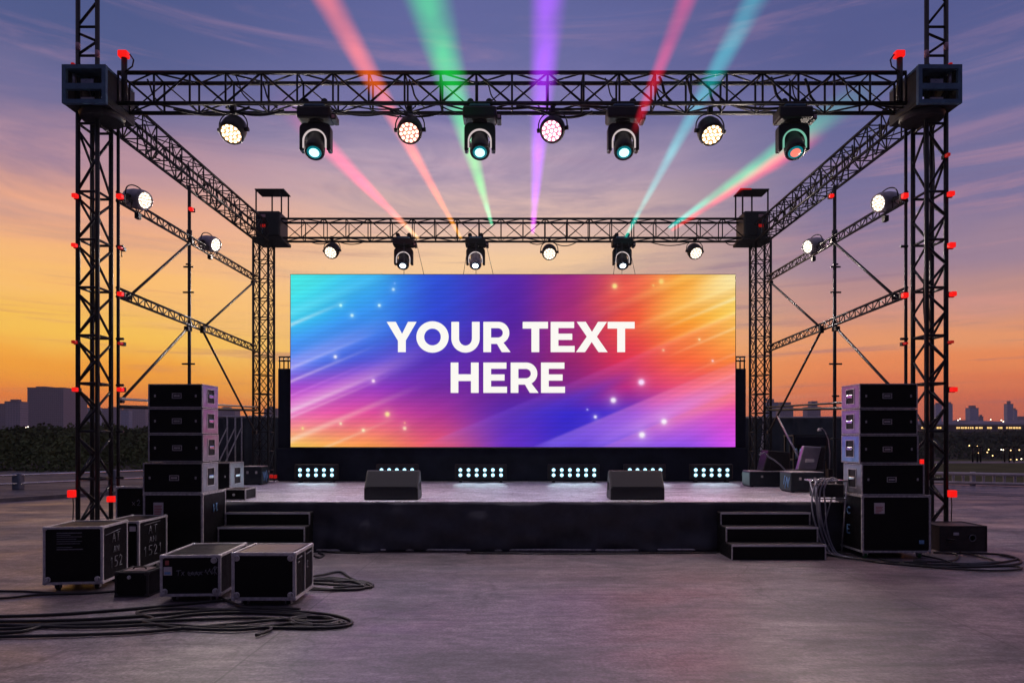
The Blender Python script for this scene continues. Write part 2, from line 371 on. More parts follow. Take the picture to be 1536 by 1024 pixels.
building(1170,1190,609,1250,m_bldB,'squat pale block with rounded roof edge right of the rear truss tower',cap=(.1,.9,4))
building(1211,1231,611,1250,m_bldB,'broad pale block with raised middle floors seen left of the right scaffold pole',setback=(.35,.8,12))
building(1404,1413,607,1900,m_bldC,'slim tower left of the right front truss tower outer leg',cap=(.2,.8,3))
building(1416,1421,606,1950,m_bldC,'thinner slim tower half hidden by the truss tower outer leg',cap=(.2,.8,3))
building(1422,1429,606,1900,m_bldC,'slim tower just right of the truss tower outer leg',cap=(.2,.8,3))
building(1455,1468,612,1850,m_bldC,'stubby blue tower standing alone right of the truss tower',cap=(.2,.8,4))
building(1470,1475,625,1850,m_bldA,'tiny low block beside the stubby blue tower',cap=(.2,.8,3))
building(1511,1520,606,1900,m_bldC,'tallest blue tower near the right end of the skyline',cap=(.3,.7,5))
building(1521,1526,615,1950,m_bldC,'lower slim tower right beside the tallest blue tower',cap=(.2,.7,3))
building(1526,1560,627,1980,m_bldA,'low grey block at the far right end of skyline',cap=(.2,.7,3))
# low hillside of town and lit terminal on the right
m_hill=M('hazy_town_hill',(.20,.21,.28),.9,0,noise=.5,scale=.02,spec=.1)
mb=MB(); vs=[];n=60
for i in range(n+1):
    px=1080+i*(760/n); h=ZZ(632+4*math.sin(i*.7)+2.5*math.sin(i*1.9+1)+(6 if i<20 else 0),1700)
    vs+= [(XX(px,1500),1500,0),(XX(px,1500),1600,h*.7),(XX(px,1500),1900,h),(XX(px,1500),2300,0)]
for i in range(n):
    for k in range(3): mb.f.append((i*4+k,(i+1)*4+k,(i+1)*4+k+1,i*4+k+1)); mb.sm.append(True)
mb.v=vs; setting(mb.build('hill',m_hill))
d=700
t=thing('terminal_building','long low building with a row of lit yellow windows across the far field','building',(XX(1460,d),d,0))
MB().box((XX(1360,d),d,0),(XX(1640,d),d+30,ZZ(638,d))).build('wall',M('dusk_wall',(.10,.10,.13),.8,0,noise=.3,scale=.05),t,world=True)
MB().box((XX(1355,d),d-2,ZZ(638,d)+.05),(XX(1645,d),d+32,ZZ(636,d))).build('roof',m_roofbld,t,world=True)
px=1382
while px<1560:
    w=rr.uniform(1.2,3.2)
    if 1485<px<1496: px+=9
    if rr.random()<.82: MB().box((XX(px,d),d-.6,ZZ(642.6,d)),(XX(px+w,d),d-.1,ZZ(640.2,d))).build('lit_window',m_lit,t,world=True)
    px+=w+rr.uniform(.8,2.2)
def lamp_post(px,py,d,mat,label,group):
    z=ZZ(py,d); r=d/F*.8
    t=thing('lamp_post',label,'street lamp',(XX(px,d),d,0),group=group)
    MB().tube((0,0,0),(0,0,z-r),r*.28,6,r*.18).build('post',m_truss,t)
    mb=MB(); mb.lathe([(0,-r),(r*.8,-r*.55),(r,0),(r*.8,r*.55),(0,r)],n=8); mb.build('lamp',mat,t,tf=Matrix.Translation((0,0,z)))
for px,py in ((1454,668),(1466,669),(1483,674),(1502,674),(1505,674.5),(1516,675),(1529,674.5),(1467,679),(1481,678),(1489,683),(1516,689),(1525,689),(1532,688),(1397,668),(1347,690)):
    lamp_post(px,py,50+rr.uniform(-1,1),m_lamp if rr.random()<.8 else m_lampw,'tiny glowing street lamp in front of the far dark wood','street lamps by the far wood')
for px,py in ((1437,630),(1440,628),(1486,629),(1502,630),(1505,632),(1392,631)):
    lamp_post(px,py,1480,m_lampw,'tiny white lamp on the hazy hill under the skyline towers','lamps on the hill')
for px,py in ((36,643),(39,641),(42,640),(44,643),(48,642),(52,645),(55,644),(186,645),(190,646)):
    lamp_post(px,py,420+rr.uniform(-10,10),m_lampw,'tiny white street lamp below the grey office blocks','street lamps below the office blocks')

# guard rail left, white rail right
def fence_line(label,name,cat,A,B,n,zr,rr_,pr,mat,matp,slab=None):
    t=thing(name,label,cat,(A[0],A[1],0)); A=Vector((*A,0)); B=Vector((*B,0))
    for i in range(n+1):
        p=A.lerp(B,i/n); mb=MB().box((-pr,-pr,0),(pr,pr,zr[-1]+.07),Matrix.Translation(p)); mb.build('post',matp,t,world=True,bevel=pr*.2)
    for z in zr: MB().tube(A+Vector((0,-pr-.02,z)),B+Vector((0,-pr-.02,z)),rr_,8).build('rail',mat,t,world=True)
    if slab:
        m=MB(); k=int((B-A).length/slab[0]); dd=(B-A)/k
        for i in range(k):
            p=A+dd*(i+.5); MB().tube(p+Vector((0,0,.03)),p+Vector((0,0,zr[-1])),slab[1],5).build('picket',mat,t,world=True)
    return t
m_rail=M('weathered_rail',(.88,.82,.74),.24,1,noise=.25,scale=3)
fence_line('grey two rail guard rail with square posts along the road','guard_rail','fence',(-19.5,17.6),(-12.4,26.5),4,(.20,.47),.034,.13,m_rail,M('rail_post',(.20,.24,.30),.6,0,noise=.3,scale=4))
m_wr=M('white_fence_paint',(.62,.62,.66),.6,0,noise=.15,scale=3)
t=fence_line('low white picket fence along the edge of the field','picket_fence','fence',(12.3,25.9),(30,17.6),9,(.08,.40),.055,.07,m_wr,m_wr,slab=(.30,.045))
for px in (1459,1466,1471,1507,1514,1521):
    d=46; t=thing('field_pole','thin dark pole standing in the field beyond the white fence','pole',(XX(px,d),d,0),group='thin poles in the field')
    MB().tube((0,0,0),(0,0,1.0),.05,6).build('shaft',m_truss,t); MB().box((-.12,-.05,1.0),(.12,.05,1.08)).build('cap',m_truss,t)

# ------------------------------------------------------------------ site hoardings
m_tarp=M('dark_tarpaulin',(.045,.060,.070),.75,0,noise=.35,scale=1.2,bump=.4)
def hoarding(label,x0,x1,d,z,posts):
    t=thing('hoarding',label,'screen fence',((x0+x1)/2,d,0))
    mb=MB(); n=48; vs=[]; 
    for i in range(n+1):
        x=x0+(x1-x0)*i/n; y=d+.035*math.sin(i*1.3)+.02*math.sin(i*2.9); zt=z+.02*math.sin(i*.8)
        vs+=[(x,y,.02),(x,y,zt),(x,y+.03,zt),(x,y+.03,.02)]
    mb.v=vs
    for i in range(n):
        for k in range(4): mb.f.append((i*4+k,(i+1)*4+k,(i+1)*4+(k+1)%4,i*4+(k+1)%4)); mb.sm.append(True)
    mb.build('tarpaulin',m_tarp,t,world=True)
    MB().tube((x0,d-.09,z-.02),(x1,d-.09,z-.02),.03,8).build('top_rail',m_aludull,t,world=True)
    for px in posts:
        MB().tube((px,d-.1,0),(px,d-.1,z),.025,8).build('post',m_aludull,t,world=True)
        MB().tube((px,d-.12,z-.35),(px-.55,d-1.0,.03),.02,8).build('prop',m_aludull,t,world=True)
hoarding('dark tarpaulin hoarding with pale posts behind the left rear truss tower',XX(300,20.6),XX(440,20.6),20.6,ZZ(624,20.6),[XX(355,20.6),XX(364.5,20.6),XX(343,20.6)])
hoarding('dark tarpaulin hoarding behind the right rear truss tower and rack',XX(1095,20.6),XX(1330,20.6),20.6,ZZ(625,20.6),[XX(1268,20.6),XX(1143,20.6)])

# ------------------------------------------------------------------ truss work
def lat_beam(mb, A, B, w, h, n, r, faces=('near','far','top','bottom'), axis='x'):
    """bracing of a box truss; A,B: the low near corner at each end, w: across (to far), h: up"""
    A=Vector(A); B=Vector(B); up=Vector((0,0,h)); ac=Vector((0,w,0)) if axis=='x' else Vector((w,0,0))
    for i in range(n+1):
        p=A.lerp(B,i/n)
        for o in (Vector((0,0,0)),ac): mb.tube(p+o,p+o+up,r,6)
        for o in (Vector((0,0,0)),up): mb.tube(p+o,p+o+ac,r*.85,6)
        if i<n:
            q=A.lerp(B,(i+1)/n); f=i%2
            for o,rk in ((Vector((0,0,0)),1),(ac,.6)):
                a,b=(p+o,q+o+up) if f else (p+o+up,q+o); mb.tube(a,b,r*rk,6); f=1-f
            a,b=(p,q+ac) if i%2 else (p+ac,q); mb.tube(a,b,r*.85,6); mb.tube(a+up,b+up,r*.85,6)
def beam(name,label,A,B,w,h,n,rc,rb,axis='x',group=None):
    t=thing(name,label,'truss',(Vector(A)+Vector(B))/2,group=group)
    up=Vector((0,0,h)); ac=Vector((0,w,0)) if axis=='x' else Vector((w,0,0))
    for o in (Vector((0,0,0)),up,ac,up+ac):
        MB().tube(Vector(A)+o,Vector(B)+o,rc,10).build('chord',m_truss,t,world=True)
    mb=MB(); lat_beam(mb,A,B,w,h,n,rb,axis=axis); mb.build('bracing_lattice',m_truss,t,world=True)
    return t
def tower(label,x0,x1,y0,y1,ztop,rings,rl,rb,xbrace=False,extra=None,ringstep=None):
    t=thing('truss_tower',label,'truss tower',((x0+x1)/2,(y0+y1)/2,0))
    cs=[(x0,y0),(x1,y0),(x1,y1),(x0,y1)]
    for x,y in cs: MB().tube((x,y,.03),(x,y,ztop if y==y0 else min(ztop,7.5)),rl,10).build('leg',m_truss,t,world=True)
    MB().box((x0-.14,y0-.14,0),(x1+.14,y1+.14,.03)).build('base_plate',m_aludull,t,world=True,bevel=.006)
    mb=MB()
    for i,z in enumerate(rings):
        for k in range(1 if z>7.6 else 4):
            a=cs[k]; b=cs[(k+1)%4]; mb.tube((*a,z),(*b,z),rb,6)
            if k==2 and not xbrace: continue
            if i+1<len(rings):
                z2=rings[i+1]
                if xbrace: mb.tube((*a,z),(*b,z2),rb*.8,6); mb.tube((*b,z),(*a,z2),rb*.8,6)
                else:
                    zm=(z+z2)/2; s=(k%2==0)
                    p,q=(a,b) if s else (b,a)
                    mb.tube((*p,z+.02),(*q,zm),rb,6); mb.tube((*q,zm),(*p,z2-.1),rb,6)
    mb.build('bracing_lattice',m_truss,t,world=True)
    return t
FR=[.26+.765*i for i in range(9)]
m_tape=M('pink_tape',(.50,.30,.36),.6)
for s,side in ((-1,'left'),(1,'right')):
    xa,xb=sorted((s*6.93,s*6.62))
    t=tower(f'tall black lattice tower at the {side} front corner, rising past the top of the frame',xa,xb,10.9,11.27,9.6,FR[:8]+[6.7,7.78,8.24,9.05],.035,.021)
    xi=s*6.53
    MB().tube((xi,11.32,.03),(xi,11.32,7.0),.026,8).build('service_pole',m_truss,t,world=True)
    for z in FR[1:8]: MB().tube((xi-s*.10,11.30,z),(xi+s*.02,11.30,z),.022,6).build('clamp',m_truss,t,world=True)
    for x,z in ((s*6.93,7.86),(s*6.62,7.74)): MB().tube((x,10.9,z),(x,10.9,z+.12),.036,10).build('tape_band',m_tape,t,world=True)
    # sleeve block
    bx0,bx1=sorted((s*6.98,s*6.30)); y0,y1=10.58,11.42; z0,z1=6.87,7.47
    b=thing('sleeve_block',f'blue grey steel sleeve block with window openings round the {side} front tower','truss block',((bx0+bx1)/2,11,z0))
    mb=MB(); e=.062
    for (xx0,xx1,zz0,zz1) in ((bx0,bx1,z0,z0+e),(bx0,bx1,z1-e,z1),(bx0,bx0+e,z0+e,z1-e),(bx1-e,bx1,z0+e,z1-e),(bx0+e,bx1-e,z0+.22,z0+.31)):
        mb.box((xx0,y0,zz0),(xx1,y0+.06,zz1))
    mb.build('front_frame',m_block,b,world=True)
    mb=MB()
    for (xx0,xx1,zz0,zz1) in ((bx0+.012,bx1-.012,z0+.012,z0+.09),(bx0+.012,bx1-.012,z1-.09,z1-.012),(bx0+.012,bx0+.09,z0+.09,z1-.09),(bx1-.09,bx1-.012,z0+.09,z1-.09),(bx0+.09,bx1-.09,z0+.24,z0+.30)): mb.box((xx0,y1-.04,zz0),(xx1,y1,zz1))
    mb.build('back_frame',m_dark,b,world=True)
    MB().box((bx0+.004,y0+.062,z1-.04),(bx1-.004,y1-.042,z1-.002)).build('top_plate',m_block,b,world=True)
    MB().box((bx0+.004,y0+.062,z0+.002),(bx1-.004,y1-.042,z0+.04)).build('bottom_plate',m_dark,b,world=True)
    for xw in (bx0+.004,bx1-.044):
        MB().box((xw,y0+.064,z0+.045),(xw+.04,y1-.045,z1-.045)).build('side_plate',m_dark,b,world=True)
    MB().box(((bx0+bx1)/2-.10,y0+.09,z0+.33),((bx0+bx1)/2+.10,y0+.12,z0+.42)).build('rating_plate',m_plate,b,world=True)
    MB().box(((bx0+bx1)/2-.10,y0+.09,z0+.10),((bx0+bx1)/2+.10,y0+.12,z0+.135)).build('rating_plate',m_white,b,world=True)
    MB().tube((bx0+.13 if s<0 else bx1-.13,y0+.1,z0+.33),(bx0+.13 if s<0 else bx1-.13,y0+.1,z0+.5),.03,8).build('latch',m_plate,b,world=True)
    mb=MB(); cx,cy=(bx0+bx1)/2-s*.05,10.98
    for rr0 in (.0,): mb.lathe([(.30,-.10),(.33,-.03),(.33,0)],Matrix.Translation((cx,cy,z0)),20)
    mb.build('roller_housing',m_dark,b,world=True)
    # beacon
    bc=thing('beacon',f'large red beacon on a short post beside the {side} front sleeve block','warning light',(s*6.20,10.8,7.47))
    px=s*6.19
    MB().tube((px,10.9,7.05),(px,10.9,7.74),.045,10).build('post',m_truss,bc,world=True)
    MB().box((px-.085,10.84,7.745),(px+.065,10.96,7.85)).build('lens',m_red,bc,world=True,bevel=.02,seg=2)
    MB().path([(px-s*.09,10.9,7.80),(px-s*.16,10.88,7.7),(px-s*.14,10.88,7.6),(px-s*.03,10.86,7.5)],.012).build('cord',m_cable,bc,world=True)
    # rear tower
    xa,xb=sorted((s*6.90,s*6.50))
    t=tower(f'slim black lattice tower at the {side} rear corner beside the screen',xa,xb,18.2,18.65,7.0,[.3+.51*i for i in range(14)],.032,.015,xbrace=True)
    rb=thing('sleeve_block',f'dark box block with two small red status lights on the {side} rear tower','truss block',(s*6.45,18.4,6.97))
    xa,xb=sorted((s*6.80,s*6.14))
    MB().box((xa,18.05,7.0),(xb,18.75,7.68)).build('housing',M('dark_block',(.022,.026,.034),.5,.1,noise=.3,scale=9),rb,world=True,bevel=.05,seg=2)
    MB().box((xa-.06,18.0,6.90),(xb+.06,18.8,6.985)).build('skirt_plate',m_dark,rb,world=True,bevel=.01)
    for zz in (7.24,7.5): MB().box((s*6.58-.06,18.03,zz),(s*6.58+.06,18.06,zz+.075)).build('status_light',m_red_dim if zz<7.4 else m_tape,rb,world=True)
    MB().tube((s*6.62,18.05,6.99),(s*6.60,18.02,7.22),.02,6).build('conduit',m_block,rb,world=True)
    cp=thing('rain_canopy',f'small flat canopy on thin posts above the {side} rear block','canopy',(s*6.45,18.4,7.68))
    for xx,yy in ((s*6.77,18.06),(s*6.50,18.5),(s*6.10,18.06),(s*6.06,18.5)): MB().tube((xx,yy,7.6),(xx,yy,8.22),.022,6).build('post',m_truss,cp,world=True)
    MB().box((min(s*6.80,s*6.02),18.02,8.22),(max(s*6.80,s*6.02),18.58,8.25)).build('roof_plate',m_dark,cp,world=True,bevel=.008)
    if s>0: MB().box((s*6.02,18.005,8.215),(s*6.02+.30,18.018,8.255)).build('red_edge',m_red_dim,cp,world=True)
    # side truss + rails + pole
    xs=-6.80 if s<0 else 6.45
    beam('truss_beam',f'black lattice truss running back along the {side} side between corner blocks',(xs,11.45,6.90),(xs,18.05,6.90),.35,.45,14,.028,.014,axis='y')
    for kk,(za,zb,nm) in enumerate(((5.60,5.86,'upper'),(4.02,3.98,'lower'))):
        t=thing('ladder_beam',f'thin {nm} ladder beam along the {side} side from front tower to rear tower','ladder beam',(s*6.7,14.8,za))
        A=Vector((s*6.54,11.30,za)); B=Vector((s*6.86,18.35,zb)); g=Vector((0,0,.15))
        MB().tube(A,B,.024,8).build('lower_chord',m_truss,t,world=True); MB().tube(A+g,B+g,.024,8).build('upper_chord',m_truss,t,world=True)
        mb=MB(); n=30
        for i in range(n):
            p=A.lerp(B,i/n); q=A.lerp(B,(i+1)/n); mb.tube(p,p+g,.011,5); 
            a,b_=(p,q+g) if i%2 else (p+g,q); mb.tube(a,b_,.011,5)
        mb.build('rung_lattice',m_truss,t,world=True)
    t=thing('hand_rail',f'low double tube rail along the {side} side behind the case stack','rail',(s*6.7,14.8,2.3))
    for za,zb,r_ in ((2.20,2.42,.030),(2.33,2.50,.022)): MB().tube((s*6.52,11.32,za),(s*6.88,18.4,zb),r_,8).build('rail_tube',m_truss if (r_>.025 or s>0) else m_steel,t,world=True)
    X0=s*6.68; d0=abs(X0)*F/484
    t=thing('scaffold_pole',f'upright scaffold pole halfway along the {side} side with coupler rings','scaffold pole',(X0,d0,0))
    MB().tube((X0,d0,.03),(X0,d0,6.9),.034,10).build('tube',m_truss,t,world=True)
    MB().box((X0-.12,d0-.12,0),(X0+.12,d0+.12,.03)).build('base_plate',m_aludull,t,world=True)
    for py,wd in ((397,.05),(401,.1),(439,.11),(546,.13),(594,.07),(658,.1)):
        z=ZZ(py,d0); MB().tube((X0-wd,d0-.04,z),(X0+wd,d0-.04,z),.018,6).build('coupler',m_truss,t,world=True)
    for py in (352,490,): z=ZZ(py,d0); MB().tube((X0,d0,z-.09),(X0,d0,z+.09),.055,10).build('sleeve',m_truss,t,world=True)
    def sd(px): return abs(X0)*F/abs(HX-px)
    for (p0,p1,lab) in (((282,362),(188,445),'upper front'),((376,424),(300,492),'upper rear'),((276,493),(176,600),'lower front'),((300,496),(379,648),'lower rear')):
        a=sd(p0[0]); b=sd(p1[0]); o=Vector((s*.06,0,0))
        t=thing('diagonal_brace',f'{lab} diagonal brace tube meeting the {side} scaffold pole','brace',(X0,a,ZZ(p0[1],a)))
        A=Vector((X0,a,ZZ(p0[1],a)))-o; B=Vector((X0,b,ZZ(p1[1],b)))-o
        MB().tube(A,B,.025,8).build('tube',m_truss,t,world=True)
        for P in (A,B): MB().box((-.045,-.05,-.05),(.045,.05,.05),Matrix.Translation(P)).build('coupler',m_truss,t,world=True,bevel=.012)
    MB  # (end of side)
beam('truss_beam','long black box truss across the front carrying four moving heads',(-6.3,10.92,7.03),(6.3,10.92,7.03),.33,.49,22,.033,.018)
beam('truss_beam','black box truss across the rear above the screen',(-6.2,18.2,7.0),(6.2,18.2,7.0),.35,.51,21,.030,.015)

# red marker lamps on towers and poles
def marker(px,py,d,label,mat=m_red,w=.12,h=.10,hang=0):
    w*=.74; h*=.74; p=W(px,py,d); t=thing('marker_light',label,'marker light',p,group='red marker lamps on the towers')
    MB().box((-w/2,-.05,-h/2),(w/2,.05,h/2)).build('lens',mat,t,bevel=.012,seg=2)
    s=1 if px<HX else -1
    MB().box((-w/2-.008,.028,-h/2-.008),(w/2+.008,.07,h/2+.008)).build('housing',m_dark,t,bevel=.006); MB().box((-.03,.071,-.03),(.03,.11,.03)).build('bracket',m_dark,t)
    if hang: MB().path([(0,.02,-h/2),(.01,.02,-h/2-.12),(0,.02,-h/2-hang)],.008).build('cord',m_cable,t)
ords=['lowest','second lowest','third from the ground','fourth from the ground','fifth from the ground','sixth from the ground','seventh from the ground']
def mk_set(lst,d,where):
    for i,(px,py,w,h,hg) in enumerate(sorted(lst,key=lambda q:-q[1])): marker(px,py,d,f'red marker lamp on {where}, {ords[i]}',m_red if h>.07 else m_red_dim,w,h,hg)
mk_set([(113,294,.10,.09,0),(112,368,.09,.08,0),(112,513,.08,.07,0),(113,584,.09,.09,0),(108,740,.14,.16,.4)],10.82,'the outer leg of the left front tower')
mk_set([(180,295,.13,.10,0),(181,372,.07,.06,.1),(181,441,.11,.09,0),(181,515,.08,.06,0),(181,584,.12,.09,0),(168,748,.18,.13,0)],11.2,'the inner leg of the left front tower')
mk_set([(1421,233,.07,.07,0),(1426,291,.12,.10,0),(1427,368,.13,.11,0),(1429,441,.11,.10,0),(1426,513,.08,.06,0),(1430,584,.12,.10,0),(1428,740,.15,.15,.4)],10.82,'the outer leg of the right front tower')
mk_set([(1357,294,.12,.11,0),(1357,443,.12,.11,0),(1358,515,.07,.05,0),(1384,692,.09,.10,0)],11.2,'the inner leg of the right front tower')
for px,py,lb in ((287,314,'left'),(1247,294,'right')): marker(px,py,13.95,f'red marker lamp clamped to the {lb} scaffold pole',m_red,.11,.09)
for px,lb in ((111,'left'),(1424,'right')): marker(px,97.5,10.75,f'small dim red lamp on top of the {lb} front sleeve block',m_red_dim,.07,.045)
for px,py,lb in ((407,714,'left'),(413,714.5,'left'),(1117,711,'right')): marker(px,py,14.6,f'small red lamp at the foot of the {lb} wing of the screen',m_red_dim,.075,.10)

# ------------------------------------------------------------------ stage
DZ=.736; SW=5.75; SF,SB=10.18,15.1
st=thing('stage','low black skirted stage with a pale plank deck','stage',(0,12.5,0))
m_deck=ground_mat('stage_deck',(.60,.61,.68),(.72,.71,.76),.36,False,.12)
MB().box((-SW,SF,DZ-.05),(SW,SB,DZ)).build('deck',m_deck,st,world=True,bevel=.008)
MB().box((-SW-.01,SF-.014,DZ-.035),(SW+.01,SF-.002,DZ-.004)).build('edge_trim',m_dark,st,world=True,bevel=.004)
def drape(x0,x1,y,z0,z1,amp,n,mat,name,parent,seed,axis='x',nz=16):
    r=random.Random(seed); ph=[r.uniform(0,6.28) for _ in range(6)]; mb=MB(); 
    for j in range(nz+1):
        tz=j/nz
        for i in range(n+1):
            x=x0+(x1-x0)*i/n; q=(1-tz)
            off=amp*(.55*math.sin(x*3.1+ph[0]+q*.8)+.5*math.sin(x*7.3+ph[1]-q*1.4)+.35*math.sin(x*15.1+ph[2])+.7*math.sin(x*1.1+q*3+ph[3])+.45*math.sin(x*4.3+q*9+ph[4])+.30*math.sin(x*6.1-q*13+ph[5])+.12*math.sin(x*29+q*4))*(.12+.88*q**.7)
            z=z0+(z1-z0)*tz
            if axis=='x': mb.v.append((x,y-amp-off,z))
            else: mb.v.append((y-amp-off,x,z))
    for j in range(nz):
        for i in range(n): mb.f.append((j*(n+1)+i,j*(n+1)+i+1,(j+1)*(n+1)+i+1,(j+1)*(n+1)+i)); mb.sm.append(True)
    o=mb.build(name,mat,parent,world=True); md=o.modifiers.new('thick','SOLIDIFY'); md.thickness=.006; return o
drape(-SW,SW,SF-.016,.01,DZ-.008,.055,520,m_drape,'skirt',st,4)
for sx in (-1,1):
    MB().box((sx*SW-.01,SF+.03,0),(sx*SW+.01,SB,DZ-.06)).build('side_panel',m_drape,st,world=True)
MB().box((-SW+.02,SF+.12,0),(SW-.02,SB-.1,DZ-.06)).build('frame',m_dark,st,world=True)
tag(MB().path([(x,SF-.075-.008*math.sin(x*2.2),.028+.004*math.sin(x*3)) for x in [(-3.0+.15*i) for i in range(40)]],.016,8).build('cable_conduit',m_aludull),'pale conduit lying along the foot of the stage skirt','conduit')

# steps
def steps(label,x0,x1):
    t=thing('stage_steps',label,'steps',((x0+x1)/2,9.8,0))
    ys=[9.45,9.70,9.95]; zs=[.21,.42,.60]
    for i,(y,z) in enumerate(zip(ys,zs)):
        yb=ys[i+1] if i<2 else 10.12
        MB().box((x0,y,0),(x1,yb-.002 if i<2 else yb,z-.022)).build('riser',m_lam,t,world=True)
        MB().box((x0-.006,y-.012,z-.02),(x1+.006,(yb-.004) if i<2 else yb,z)).build('tread',M('tread_board',(.03,.028,.03),.5,0,noise=.3,scale=14,rvar=.1) if 'tread_board' not in bpy.data.materials else bpy.data.materials['tread_board'],t,world=True,bevel=.003)
        MB().box((x0-.008,y-.02,z-.024),(x1+.008,y-.0125,z+.003)).build('nosing',m_white,t,world=True)
        mb=MB()
        for xx in (x0-.009,x1-.009): mb.box((xx,y-.010,(0 if i==0 else zs[i-1])+.004),(xx+.018,y-.001,z-.026))
        mb.build('edge_trim',m_aludull,t,world=True)
    return t
steps('black three tread steps with pale nosings at the left of the stage front',-4.17,-2.95)
steps('black three tread steps with pale nosings at the right of the stage front',3.045,4.337)

# ------------------------------------------------------------------ LED screen
SD=14.70; S0,S1,T0,T1=436.,1103.,412.,670.
def lerp(a,b,t): return tuple(x+(y-x)*t for x,y in zip(a,b))
us=[0,.17,.33,.5,.62,.75,.88,1]
rows=[(0,[(70,240,230),(58,185,245),(42,80,215),(85,35,172),(150,35,130),(232,85,80),(255,168,60),(255,222,130)]),
(.25,[(58,208,245),(48,148,240),(45,68,210),(82,30,165),(165,40,120),(240,80,60),(255,160,48),(255,205,85)]),
(.5,[(70,132,242),(72,88,222),(80,44,182),(98,30,150),(150,30,112),(222,48,82),(250,98,58),(255,135,62)]),
(.65,[(168,80,216),(150,60,200),(112,40,166),(104,30,146),(128,30,136),(188,38,122),(240,80,120),(255,92,100)]),
(.8,[(242,104,180),(230,80,160),(172,50,152),(80,35,176),(48,34,200),(85,50,210),(190,80,222),(226,72,202)]),
(1,[(255,204,92),(255,160,80),(238,90,110),(100,45,200),(62,42,206),(105,80,238),(140,80,245),(216,80,240)])]
def pal(u,v):
    for i in range(len(rows)-1):
        if v<=rows[i+1][0]: break
    a=(v-rows[i][0])/(rows[i+1][0]-rows[i][0])
    a=min(1,max(0,a))
    for j in range(len(us)-1):
        if u<=us[j+1]: break
    b=min(1,max(0,(u-us[j])/(us[j+1]-us[j]))); b=b*b*(3-2*b)*.6+b*.4
    return lerp(lerp(rows[i][1][j],rows[i][1][j+1],b),lerp(rows[i+1][1][j],rows[i+1][1][j+1],b),a)
SL=-.42
# streaks: x0,y0,length(px in x),half width,colour,strength,fade: + brighter at the start, - brighter at the end, 0 even
streaks=[(436,487,90,2.2,(255,255,255),.42,1),(436,470,160,7,(120,235,250),.35,1),(436,545,160,10,(190,170,255),.45,1),(436,552,130,2,(225,215,255),.35,1),(436,572,130,1.8,(255,230,255),.40,1),
(436,593,120,1.4,(240,160,255),.30,1),(436,612,210,9,(255,190,235),.55,1),(436,616,150,2.5,(255,230,240),.55,1),(436,626,150,1.5,(255,200,230),.4,1),(436,660,200,3,(255,225,200),.45,1),(485,672,110,1.6,(255,225,190),.4,1),
(436,440,200,12,(90,250,245),.25,1),(436,520,220,14,(80,130,255),.25,1),(440,600,300,18,(200,80,200),.18,1),
(1010,600,100,2,(255,190,230),.3,-1),(880,668,260,10,(200,150,255),.40,0),(930,655,200,12,(255,150,220),.40,-1),(985,640,140,7,(255,130,170),.5,-1),(960,615,160,3,(255,140,150),.3,-1),
(900,520,240,6,(255,190,110),.35,-1),(930,500,220,3,(255,225,150),.45,-1),(960,478,160,14,(255,225,150),.42,-1),(880,478,240,5,(255,215,120),.40,-1),(960,530,160,3,(255,230,160),.40,-1),(985,497,130,2,(255,245,200),.5,-1),(1000,535,110,1.6,(255,235,180),.4,-1),(1020,565,90,1.6,(255,170,130),.35,-1),
(700,560,260,10,(150,40,160),.15,0),(860,465,160,9,(255,130,90),.25,-1),(1040,440,80,14,(255,240,190),.5,-1),(560,600,260,14,(120,40,180),.2,0),(760,640,200,8,(70,50,220),.3,0)]
sparks=[(511,458,2.0,(190,255,255)),(528,473,2.2,(200,245,255)),(569,458,1.9,(210,250,255)),(590,434,2.0,(190,230,255)),(592,425,1.2,(120,180,255)),(503,535,2.3,(235,235,255)),(560,571,2.3,(255,220,250)),
(581,621,3.4,(255,225,160)),(607,634,1.2,(255,170,150)),(607,642,2.4,(255,215,185)),(511,635,1.9,(255,225,190)),(545,645,2.2,(255,235,190)),(454,642,1.8,(255,220,150)),
(922,429,3.5,(255,225,140)),(992,422,3.4,(255,215,120)),(980,428,1.3,(255,200,110)),(1049,509,1.5,(255,220,160)),(995,525,1.6,(255,190,150)),(1069,541,1.5,(255,200,190)),
(962,573,4.4,(255,220,255)),(920,600,4.0,(245,230,255)),(893,625,2.2,(230,225,255)),(881,614,1.0,(190,190,255)),(996,632,4.0,(255,240,255)),(963,652,4.3,(250,240,255))]
